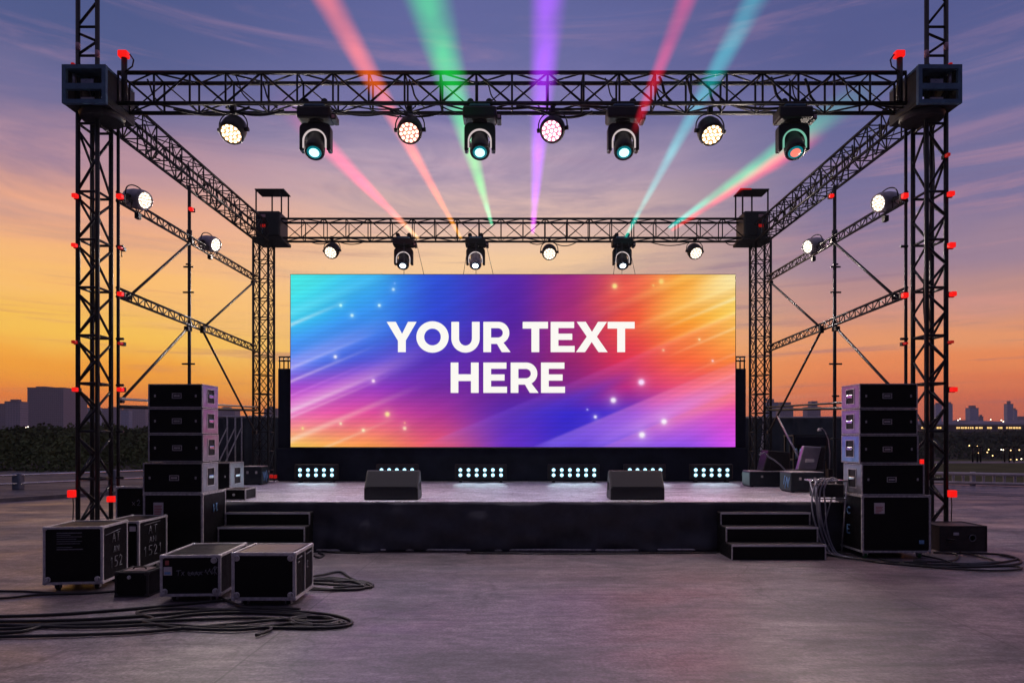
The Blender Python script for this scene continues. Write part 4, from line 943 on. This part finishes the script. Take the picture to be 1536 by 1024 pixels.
# D
t,a,b,dp,zz,h=road_case('plain low flight case nearest the camera with wide metal edges',-2.81,-2.174,6.85,7.45,.066,.536,0,-2.174,trim=.026,top=None)
for x in (a+.05,b-.045):
    for z in (zz+.05,zz+h-.05): latch(t,x,z)
MB().box((a+.05,.05,zz+h-.005),(b-.05,dp-.05,zz+h+.0025)).build('lid_panel',M('brown_lid',(.10,.055,.035),.45,0,noise=.4,scale=5,rvar=.15),t)
MB().box((b-.005,.30,zz+.03),(b+.006,.315,zz+h-.03)).build('hinge_strip',m_alu,t)
strokes(t,[[(.05,zz+.40),(.20,zz+.41)],[(.05,zz+.36),(.12,zz+.365)],[(.34,zz+.40),(.52,zz+.41)]]+text_lines('C',.36,zz+.25,.05,.08,.02),lambda u,v:Vector((b+.005,u,v)),.006,m_chalk)
# big cases under the stacks
t,a,b,dp,zz,h=road_case('big black case carrying the left stack, white and red sticker on its front',-5.0,-4.196,9.26,10.0,.10,.931,trim=.022,mat_trim=m_aludull)
MB().box((a+.14,-.008,zz+h-.29),(a+.27,.003,zz+h-.12)).build('sticker',m_paper,t)
mb=MB(); [mb.box((a+.15,-.011,zz+h-.28+.022*i),(a+.15+r5.uniform(.06,.11),-.0085,zz+h-.27+.022*i)) for i in range(6)]; mb.build('sticker_lettering',m_redink,t)
strokes(t,text_lines('IT',.30,zz+.55,.06,.11,.03),lambda u,v:Vector((b+.004,u,v)),.008,m_blueink)
m_greenw=M('green_wheel',(.03,.30,.07),.5)
t,a,b,dp,zz,h=road_case('big black case on green wheels carrying the right stack, paper sticker on its front',4.876,5.832,9.51,10.30,.093,.883,trim=.024,mat_trim=m_aludull,cmat=m_greenw)
MB().box((a+.17,-.008,zz+h-.25),(a+.31,.003,zz+h-.10)).build('sticker',m_paper,t)
mb=MB(); [mb.box((a+.185,-.011,zz+h-.24+.02*i),(a+.185+r5.uniform(.05,.11),-.0085,zz+h-.232+.02*i)) for i in range(5)]; mb.build('sticker_lettering',m_redink,t)
MB().box((b-.16,-.008,zz+.12),(b-.095,.003,zz+.17)).build('label_plate',m_blueink,t)
strokes(t,text_lines('C',.38,zz+.50,.09,.10,.03)+text_lines('E',.38,zz+.22,.09,.12,.03),lambda u,v:Vector((a-.004,.8-u,v)),.009,m_blueink)
# rack units
def rack(label,x0,x1,y0,y1,z0,z1,side,plate):
    t=thing('rack_case',label,'rack case',((x0+x1)/2,y0,z0)); a,b=x0-(x0+x1)/2,x1-(x0+x1)/2; dp=y1-y0; h=z1-z0
    MB().box((a+.008,.008,.008),(b-.008,dp-.008,h-.008)).build('body',m_lam,t)
    mb=MB(); e=.013; p=.003
    for (yy0,yy1) in ((-p,.015),(dp-.015,dp+p)):
        for (u0,u1,v0,v1) in ((a-p,b+p,-p+.003,e),(a-p,b+p,h-e,h),(a-p,a+e,e+.001,h-e-.001),(b-e,b+p,e+.001,h-e-.001)): mb.box((u0,yy0,v0),(u1,yy1,v1))
    for xx0,xx1 in ((a-p,a+.012),(b-.012,b+p)):
        for v0,v1 in ((0,e),(h-e,h)): mb.box((xx0,.016,v0),(xx1,dp-.016,v1))
    mb.build('edge_trim',m_aludull,t)
    # front handle + locks
    zc=h*.5; fr=MB()
    for (u0,u1,v0,v1) in ((-.065,.065,zc+.028,zc+.037),(-.065,.065,zc-.037,zc-.028),(-.065,-.056,zc-.028,zc+.028),(.056,.065,zc-.028,zc+.028)): fr.box((u0,-.008,v0),(u1,.004,v1))
    hd=fr.build('handle',m_aludull,t,tf=Matrix.Translation((.02 if side>0 else -.02,0,0)))
    MB().box((-.04,-.010,zc-.012),(.04,.002,zc+.012)).build('grip',m_aludull,hd,tf=Matrix.Translation((.02 if side>0 else -.02,0,0)))
    for x in (a+.09,b-.09):
        MB().box((x-.012,-.006,zc-.018),(x+.012,.004,zc+.018)).build('lock',m_aludull,t,bevel=.003)
    # side plate with recessed handle (towards the stage)
    xs=b if side>0 else a; sg=side
    mb=MB(); y0_,y1_,v0,v1=.02,dp-.02,.018,h-.018; ya,yb,va,vb=dp*.30,dp*.72,h*.22,h*.80
    for (p0,p1,q0,q1) in ((y0_,y1_,v0,va),(y0_,y1_,vb,v1),(y0_,ya,va,vb),(yb,y1_,va,vb)):
        mb.box((min(xs-sg*.004,xs+sg*.004),p0,q0),(max(xs-sg*.004,xs+sg*.004),p1,q1))
    sp_=mb.build('side_plate',plate,t)
    MB().box((min(xs-sg*.0075,xs-sg*.004),ya,va),(max(xs-sg*.0075,xs-sg*.004),yb,vb)).build('recess',m_rubber,sp_)
    fr=MB(); 
    for (p0,p1,q0,q1) in ((ya-.01,yb+.01,va-.012,va),(ya-.01,yb+.01,vb,vb+.012),(ya-.012,ya,va,vb),(yb,yb+.012,va,vb)): fr.box((min(xs+sg*.0042,xs+sg*.010),p0,q0),(max(xs+sg*.0042,xs+sg*.010),p1,q1))
    fr.build('recess_frame',m_alu,sp_)
    MB().box((min(xs,xs+sg*.018),ya+.03,(va+vb)/2-.022),(max(xs,xs+sg*.018),yb-.03,(va+vb)/2+.022)).build('side_grip',m_chrome,sp_,bevel=.006)
    return t
for i,(x0,x1,y0,z0,z1,pl_,lab) in enumerate(((-5.02,-4.215,9.29,.938,1.346,m_plate_dark,'rack case with dull grey side resting on the big left case'),(-4.985,-4.237,9.36,1.36,1.736,m_plate,'rack case second from the bottom of the left stack'),
      (-4.985,-4.245,9.36,1.745,2.09,m_plate,'rack case third from the bottom of the left stack'),(-4.985,-4.245,9.36,2.10,2.425,m_plate,'rack case on top of the left stack'))):
    rack('black '+lab,x0,x1,y0,y0+.49,z0,z1,1,pl_)
for i,(x0,x1,y0,z0,z1,pl_,lab) in enumerate(((4.895,5.765,9.55,.890,1.318,m_plate_dark,'rack case with dull grey side resting on the big right case'),(4.878,5.70,9.58,1.33,1.725,m_plate_blue,'rack case with blue side plate in the right stack'),
      (4.88,5.69,9.58,1.735,2.09,m_plate,'rack case just under the top one of the right stack'),(4.88,5.69,9.58,2.10,2.448,m_plate,'rack case on top of the right stack'))):
    rack('black '+lab,x0,x1,y0,y0+.52,z0,z1,-1,pl_)
# other cases on and beside the stage
rack('black rack case on the stage just behind the left stack',-5.70,-5.08,12.3,12.92,DZ+.002,1.235,1,m_plate_dark)
t,a,b,dp,zz,h=road_case('small flat black case on the stage corner right of the left stack',-4.42,-4.07,10.42,10.85,DZ+.001,.90,trim=.012,casters=False,mat_trim=m_aludull,corner=False)
t.location.z=DZ+.001; latch(t,0,h*.5,s=.02)
t,a,b,dp,zz,h=road_case('upright black case with a pale rim left of the left stack',-5.80,-5.36,10.0,10.16,0,.965,trim=.016,casters=False,mat_trim=m_alu)
strokes(t,text_lines('x2',.24,.70,.05,.08,.02),lambda u,v:Vector((a+u,-.006,v)),.005,m_chalk)
m_teal=M('teal_box',(.010,.018,.024),.45,0,noise=.3,scale=10)
def teal_case(label,x0,x1,y0,y1,z1,logo):
    t=thing('equipment_box',label,'equipment box',((x0+x1)/2,y0,DZ)); w=x1-x0; dp=y1-y0; h=z1-DZ
    MB().box((-w/2,0,.015),(w/2,dp,h)).build('body',m_teal,t,bevel=.02,seg=2)
    MB().box((-w/2+.01,-.004,h+.0005),(w/2-.01,dp-.02,h+.010)).build('lid',m_aludull,t,bevel=.004)
    for x in (-w/2+.05,w/2-.05): MB().box((x-.03,.03,0),(x+.03,dp-.03,.014)).build('foot',m_rubber,t)
    for x in (-w*.22,w*.22): MB().box((x-.02,-.012,h*.62),(x+.02,.002,h*.76)).build('latch',m_aludull,t,bevel=.003)
    if logo:
        s=logo; xs=s*w/2
        strokes(t,[[(.1,.08),(.16,.26),(.24,.06)],[(.05,.26),(.12,.10)],[(.24,.28),(.30,.12)]],lambda u,v:Vector((xs+s*.004,u,v)),.010,m_blueink,'logo_lettering')
    return t
teal_case('dark teal equipment box on the stage near the left rear corner',-5.42,-5.02,13.7,14.1,1.10,1)
teal_case('dark teal equipment box under the black bag at the right rear of stage',4.58,5.42,13.15,13.6,1.03,0)
t=teal_case('dark equipment box with a blue mark on its side, right side of stage',4.84,5.42,11.85,12.35,1.08,-1)
t=thing('paint_tin','small pale topped grey tin by the left rear tower foot','tin',(XX(396,14.3),14.3,DZ)); mb=MB(); mb.lathe([(.10,0),(.10,.22),(.105,.225)],n=18); mb.build('tin_body',M('grey_tin',(.16,.17,.19),.5,.3),t); MB().tube((0,0,.227),(0,0,.26),.108,18).build('lid',m_white,t)
t=thing('floor_plate','pale steel floor plate beside the left wing of the screen','plate',(XX(404,14.4),14.4,DZ)); MB().box((-.17,-.12,.001),(.17,.12,.03)).build('plate_body',m_paper,t,bevel=.006); mb=MB(); [mb.tube((x,y,.031),(x,y,.05),.018,6) for x in (-.13,.13) for y in (-.08,.08)]; mb.build('bolt_pattern',m_aludull,t)
# right-hand odds and ends
t=thing('speaker_box','black tilted speaker box lying on the teal box, right rear of stage','speaker',(XX(1162,13.4),13.3,1.042))
MB().prism([(-.27,0),(.27,0),(.27,.36),(-.16,.40)],lambda a_,b_,tt:Vector((a_,tt,b_)),0,.36).build('cabinet',m_dark,t,bevel=.015)
MB().box((-.12,-.01,.05),(.24,.002,.32)).build('grille',m_rubber,t,bevel=.004)
tag(MB().path([(XX(1140,13)+.1*i,13.05+.02*math.sin(i),1.36-.012*i*i+.05*i*(i<2)) for i in range(9)],.014).build('cable',m_cable_grey),'pale grey cable draped over the tilted speaker box','cable')
t=thing('equipment_rack','tall dark open rack with a blank monitor above a shelf of blue tins','rack',(XX(1217,15.6),15.6,0))
x0,x1=XX(1191,15.6)-t.location.x,XX(1240,15.6)-t.location.x; zt=ZZ(652,15.6)
for x in (x0,x1):
    for y in (0,.5): MB().box((x-.02,y-.02,0),(x+.02,y+.02,zt)).build('upright',m_dark,t)
for z in (.3,.75,ZZ(690,15.6),zt-.03): MB().box((x0-.03,-.03,z),(x1+.03,.53,z+.03)).build('shelf',m_dark,t)
MB().box((x0+.02,-.05,ZZ(668,15.6)),(x1-.02,-.025,zt-.04)).build('monitor',M('blank_monitor',(.012,.013,.022),.15,0),t,bevel=.006)
MB().box((x0+.02,.3,ZZ(690,15.6)+.03),(x1-.02,.32,ZZ(668,15.6))).build('back_panel',m_rubber,t)
for i in range(6):
    x=x0+.09+(x1-x0-.18)*i/5; mb=MB(); mb.lathe([(.04,0),(.042,.16),(.03,.20),(.02,.24)],Matrix.Translation((x,.1,ZZ(690,15.6)+.031)),12)
    o=mb.build('tin',m_plate_blue,None); o.location=t.location; tag(o,'small blue tin in the row on the open rack shelf','tin','blue tins on the rack shelf')
t=thing('floor_monitor','lavender grey slanted floor monitor standing beside the right case stack','speaker',(XX(1235,11.9),12.5,DZ))
prof=[(-.26,.0),(.22,0),(.24,.62),(-.02,.64)]
MB().box((-.30,-.05,0),(.30,.3,.36)).build('plinth',m_dark,t,bevel=.01)
MB().prism([(-.22,.365),(.12,.365),(.22,.78),(-.10,.80)],lambda a_,b_,tt:Vector((a_,tt,b_)),-.05,.06).build('front_panel',m_plate,t,bevel=.012)
MB().prism([(.125,.365),(.26,.365),(.30,.77),(.226,.775)],lambda a_,b_,tt:Vector((a_,tt,b_)),-.03,.3).build('cabinet',m_dark,t,bevel=.008)
MB().box((-.08,-.068,.50),(.08,-.052,.56)).build('name_plate',m_white,t,bevel=.004)
t=thing('gooseneck_lamp','thin gooseneck lamp bending over the slanted floor monitor','lamp',(XX(1246,12.7),12.9,DZ+.36))
pts=[(.02,0,0),(.03,0,.30),(.0,0,.55),(-.06,0,.70),(-.12,0,.77),(-.17,0,.74)]; MB().path([Vector(p)+Vector((.05,0,0)) for p in pts],.009).build('neck',m_steel,t); MB().box((.03,-.05,-.36),(.11,.03,.0)).build('stem_base',m_dark,t)
mb=MB(); mb.lathe([(.02,.05),(.04,0),(.0,-.005)],Matrix.Translation((-.12,0,.72)),12); mb.build('lamp_head',m_white,t)
t=thing('folding_stand','bright tubular folding stand between the right steps and case stack','stand',(4.60,9.95,0))
zt=1.06
MB().path([(-.20,-.05,zt),(.26,-.05,zt),(.26,.30,zt),(-.20,.30,zt),(-.20,-.05,zt)],.014,8).build('top_frame',m_chrome,t)
for a_,b_ in (((-.20,-.05),(-.06,-.02)),((.26,-.05),(.20,-.0))): MB().tube((*a_,zt),(*b_,.0),.013,8).build('leg',m_steel,t)
for a_,b_ in (((-.20,.14),(.10,.14)),((.20,.14),(-.10,.14))): MB().tube((*a_,zt),(*b_,.0),.012,8).build('leg',m_steel,t)
MB().tube((-.17,-.04,.80),(.24,-.04,.80),.010,8).build('cross_bar',m_steel,t)
MB().box((-.16,.0,zt-.24),(.24,.24,zt-.05)).build('tray',m_dark,t,bevel=.01)
for k in range(4):
    q=random.Random(30+k); x=4.38+.05*k
    pts=[Vector((x+.25+.1*q.random(),10.0+.1*k*.3,1.05)),Vector((x+.1,9.9,1.09+.03*q.random())),Vector((x-.02,9.86,.95)),Vector((x-.02+.03*q.uniform(-1,1),9.86,.7)),Vector((x+.01,9.85,.4)),Vector((x+.07+.03*q.random(),9.80,.12)),Vector((x+.16,9.7,.016)),Vector((x+.4,9.45-.05*k,.016))]
    fin=[]
    for i in range(len(pts)-1):
        for j in range(4):
            p0=pts[max(0,i-1)];p1=pts[i];p2=pts[i+1];p3=pts[min(len(pts)-1,i+2)];u=j/4
            fin.append(.5*((2*p1)+(p2-p0)*u+(2*p0-5*p1+4*p2-p3)*u*u+(3*p1-p0-3*p2+p3)*u**3))
    tag(MB().path(fin+[pts[-1]],.011).build('cable',m_cable_grey),'pale grey cable hanging from the bright folding stand to the ground','cable','pale cables on the folding stand')
# long thin strut on the right (pale) in front of the tarpaulin
t=thing('prop_pole','pale thin prop pole leaning behind the marked equipment box','pole',(XX(1212,12.6),12.6,DZ)); A=W(1166,624,13.4)-t.location; B=W(1211,711,12.75)-t.location
MB().tube(A,B,.018,8).build('tube',m_steel,t); MB().box((-.05,-.05,0),(.05,.05,max(.05,B.z)),Matrix.Translation((B.x,B.y,0))).build('foot_block',m_dark,t)
# low dark box on the far right
t,a,b,dp,zz,h=road_case('low dark box with a round white emblem right of the right front tower foot',6.36,7.06,10.15,10.72,0,.375,trim=.010,casters=False,mat_trim=m_dark,corner=False,name='equipment_box',top=M('dark_brown_box',(.028,.022,.021),.5,0,noise=.4,scale=8))
t['category']='equipment box'
mb=MB(); mb.lathe([(.052,0),(.052,.006),(.040,.006),(.040,0)],Matrix.Translation((b-.22,-.008,.20))@Matrix.Rotation(math.radians(90),4,'X'),20); mb.build('emblem',m_chalk,t)
MB().path([(a+.10,-.01,.17),(a+.12,-.04,.18),(a+.20,-.04,.18),(a+.22,-.01,.17)],.012).build('handle',m_rubber,t); MB().box((a+.20,-.012,.24),(a+.28,.0,.28)).build('label_plate',m_paper,t,bevel=.003)

# ------------------------------------------------------------------ cables on the ground
def G(px,py,z=.015): d=F*(H-z)/(py-HY); return Vector(((px-HX)*d/F,d,z))
def gcable(pxs,label,group,r=.015,z=0.0):
    tag(MB().path(spline([G(x,y,r+z) for x,y in pxs]),r,7).build('cable',m_cable),label,'cable',group)
gl='black cable in the thick bundle on the ground before the front cases'; gg='cables bundled before the front cases'
for i,p in enumerate((
 [(-90,925),(60,922),(180,914),(270,906),(330,900),(352,898)],
 [(-90,932),(80,930),(200,924),(300,916),(380,912),(440,916),(500,922),(528,932),(505,940),(430,941),(340,938)],
 [(-90,938),(100,936),(220,930),(290,921),(370,918),(450,922),(498,928),(512,935),(480,938),(430,934)],
 [(-90,945),(20,942),(90,935),(200,932),(300,928),(390,926),(440,930),(470,937),(440,939)],
 [(-90,950),(20,948),(70,938),(160,934),(230,928),(205,918),(260,912),(340,914),(430,918),(490,926),(520,934),(490,936)],
 [(-90,955),(60,953),(200,948),(290,940),(360,934),(400,930),(460,926)],
 [(-60,934),(120,940),(240,936),(320,940),(400,938),(440,932),(420,926)],
 [(215,932),(270,941),(350,944),(400,940),(405,944),(384,952)],
 [(330,896),(350,904),(370,910),(430,912),(450,913)],
 [(440,928),(470,932),(500,930),(490,925),(455,924),(435,928),(450,935),(490,936),(510,930)])):
    gcable(p,gl,gg,.015,.001*i)
for i,p in enumerate(([(-60,886),(30,886),(90,889),(150,888)],[(-60,898),(10,896),(60,891),(130,889),(175,886)])): gcable(p,'black cable on the ground under the furthest left case','cables under the furthest left case',.012,.001*i)
for i,p in enumerate(([(440,872),(500,876),(540,878),(558,880),(548,874),(520,868),(490,866),(465,869)],[(440,878),(510,884),(548,881),(530,872),(480,870),(455,872)],[(455,866),(480,862),(510,857),(524,865),(540,873)],[(420,882),(490,884),(540,882),(560,877),(540,871),(500,872)],[(440,874),(490,868),(535,872),(545,877),(500,881)])):
    gcable(p,'black cable in the coil right of the plain low flight case','cables coiled by the plain low case',.014,.002*i)
for i,p in enumerate(([(1240,822),(1290,838),(1350,846),(1420,850),(1500,848),(1532,842),(1510,832),(1460,829),(1420,829)],[(1250,826),(1320,843),(1400,846),(1470,846),(1525,838),(1500,832)],[(1240,818),(1300,830),(1330,840),(1380,848),(1450,854),(1510,855),(1533,851),(1510,848),(1440,848)],[(1400,828),(1432,830),(1434,838),(1410,842),(1370,840)],[(1440,828),(1470,834),(1492,842),(1450,846)],[(1380,832),(1410,838),(1440,845),(1500,842)],[(1235,830),(1270,836),(1330,842),(1390,843)])):
    gcable(p,'black cable in the tangle on the ground by the right stack','cables tangled by the right stack',.014,.002*i)
for i,p in enumerate(([(462,828),(480,826),(500,828),(540,829)],[(470,833),(480,836),(486,832),(478,829)],[(700,829),(860,830),(1000,829),(1100,828)],[(1040,826),(1070,822),(1090,826)])): gcable(p,'black cable lying along the foot of the stage skirt','cables along the stage skirt',.012)

# ------------------------------------------------------------------ light beams in the haze
def beam_mat(name,c0,c1,r0,r1,Ln,amp,fade_in,fade_out,core=None):
    m=bpy.data.materials.new(name); m.use_nodes=True; nt=m.node_tree; N=nt.nodes; L=nt.links
    for n in list(N):
        if n.type!='OUTPUT_MATERIAL': N.remove(n)
    out=[n for n in N if n.type=='OUTPUT_MATERIAL'][0]
    tc=N.new('ShaderNodeTexCoord'); sp=N.new('ShaderNodeSeparateXYZ'); L.new(tc.outputs['Object'],sp.inputs[0])
    def mt(op,a,b=None,clamp=False):
        n=N.new('ShaderNodeMath'); n.operation=op; n.use_clamp=clamp
        for i,x in enumerate((a,b)):
            if x is None: continue
            if isinstance(x,(int,float)): n.inputs[i].default_value=x
            else: L.new(x,n.inputs[i])
        return n.outputs[0]
    x,y,z=sp.outputs; t=mt('DIVIDE',z,Ln,True)
    rad=mt('ADD',mt('MULTIPLY',t,r1-r0),r0)
    q=mt('DIVIDE',mt('ADD',mt('MULTIPLY',x,x),mt('MULTIPLY',y,y)),mt('MULTIPLY',rad,rad))
    prof=mt('POWER',mt('SUBTRACT',1,q,True),1.35)
    nz=N.new('ShaderNodeTexNoise'); nz.inputs['Scale'].default_value=.9; nz.inputs['Detail'].default_value=3; mpn=N.new('ShaderNodeMapping'); mpn.inputs['Scale'].default_value=(1.6,1.6,.8); L.new(tc.outputs['Object'],mpn.inputs[0]); L.new(mpn.outputs[0],nz.inputs['Vector'])
    wsp=N.new('ShaderNodeMapRange'); L.new(nz.outputs['Fac'],wsp.inputs[0]); wsp.inputs[1].default_value=.3; wsp.inputs[2].default_value=.7; wsp.inputs[3].default_value=.5; wsp.inputs[4].default_value=1.5
    prof=mt('MULTIPLY',prof,wsp.outputs[0])
    inv=mt('DIVIDE',amp,mt('POWER',rad,.75))
    def ss(a,b):
        n=N.new('ShaderNodeMapRange'); n.interpolation_type='SMOOTHSTEP'; L.new(t,n.inputs[0]); n.inputs[1].default_value=a; n.inputs[2].default_value=b; return n.outputs[0]
    s=mt('MULTIPLY',mt('MULTIPLY',prof,inv),mt('MULTIPLY',ss(0,fade_in),mt('SUBTRACT',1,ss(fade_out,1.0)) if fade_out<.99 else 1.0))
    mx=N.new('ShaderNodeMix'); mx.data_type='RGBA'; mx.inputs[6].default_value=c0; mx.inputs[7].default_value=c1; L.new(ss(0,.35),mx.inputs[0])
    em=N.new('ShaderNodeEmission'); L.new(mx.outputs[2],em.inputs[0]); L.new(s,em.inputs[1]); L.new(em.outputs[0],out.inputs['Volume'])
    m.cycles.volume_step_rate=.25
    return m
BEAM=1.75
def light_beam(label,p0,d0,p1,d1,w0,w1,c0,c1,amp,fi=.01,fo=.75):
    A=W(*p0,d0); B=W(*p1,d1); Ln=(B-A).length; r0=w0*d0/F/2; r1=w1*d1/F/2
    mb=MB(); n=24; k=8
    mb.lathe([(r0+(r1-r0)*i/k,Ln*i/k) for i in range(k+1)],None,n)
    o=mb.build('light_beam',beam_mat('beam_'+label.split()[0],lin(*c0),lin(*c1),r0,r1,Ln,amp*BEAM,fi,fo))
    o.location=A; o.rotation_mode='QUATERNION'; o.rotation_quaternion=(B-A).to_track_quat('Z','Y')
    o['kind']='thing'; tag(o,label,'light beam','coloured light beams over the stage'); return o
light_beam('pink light beam slanting up left from the rear truss to the leftmost front moving head',(628,358),18.1,(400,130),11.6,6,54,(255,200,130),(255,40,100),.44,.005,.40)
light_beam('orange light beam slanting up left across the front truss',(692,358),18.1,(470,-40),8.4,6,58,(255,170,40),(255,104,16),.27,.005,.98)
light_beam('green light beam rising left of the frame centre',(738,338),18.1,(632,-40),8.2,6,92,(110,255,190),(20,225,75),.20,.005,1.2)
light_beam('purple light beam rising nearly upright at the frame centre',(799,350),18.1,(826,-40),8.2,8,74,(245,90,255),(176,44,255),.23,.005,1.2)
light_beam('coral red light beam rising right of the front truss centre',(948,206),10.6,(1046,-40),8.0,14,44,(255,40,60),(255,30,70),.27,.2,.85)
light_beam('turquoise light beam slanting up right from the rear moving head',(938,356),18.1,(1160,-50),8.4,6,54,(60,255,225),(20,190,185),.20,.005,1.0)
light_beam('mint green light beam slanting right below the front truss',(1003,342),18.1,(1345,102),11.6,7,66,(60,255,240),(20,215,130),.34,.005,.45)
light_beam('red light beam just under the mint beam on the right',(1007,346),18.1,(1240,192),11.7,6,38,(255,70,60),(255,30,40),.27,.005,.85)

# ------------------------------------------------------------------ dusk haze
mb=MB().box((-2650,-150,-1.2),(2650,2560,118))
mh=bpy.data.materials.new('haze_air'); mh.use_nodes=True; nt=mh.node_tree
for n in list(nt.nodes):
    if n.type!='OUTPUT_MATERIAL': nt.nodes.remove(n)
pv=nt.nodes.new('ShaderNodeVolumePrincipled'); pv.inputs['Color'].default_value=(.78,.80,.95,1); pv.inputs['Density'].default_value=2.2e-4; pv.inputs['Anisotropy'].default_value=.2
nt.links.new(pv.outputs[0],[n for n in nt.nodes if n.type=='OUTPUT_MATERIAL'][0].inputs['Volume'])
setting(mb.build('haze',mh),'stuff')
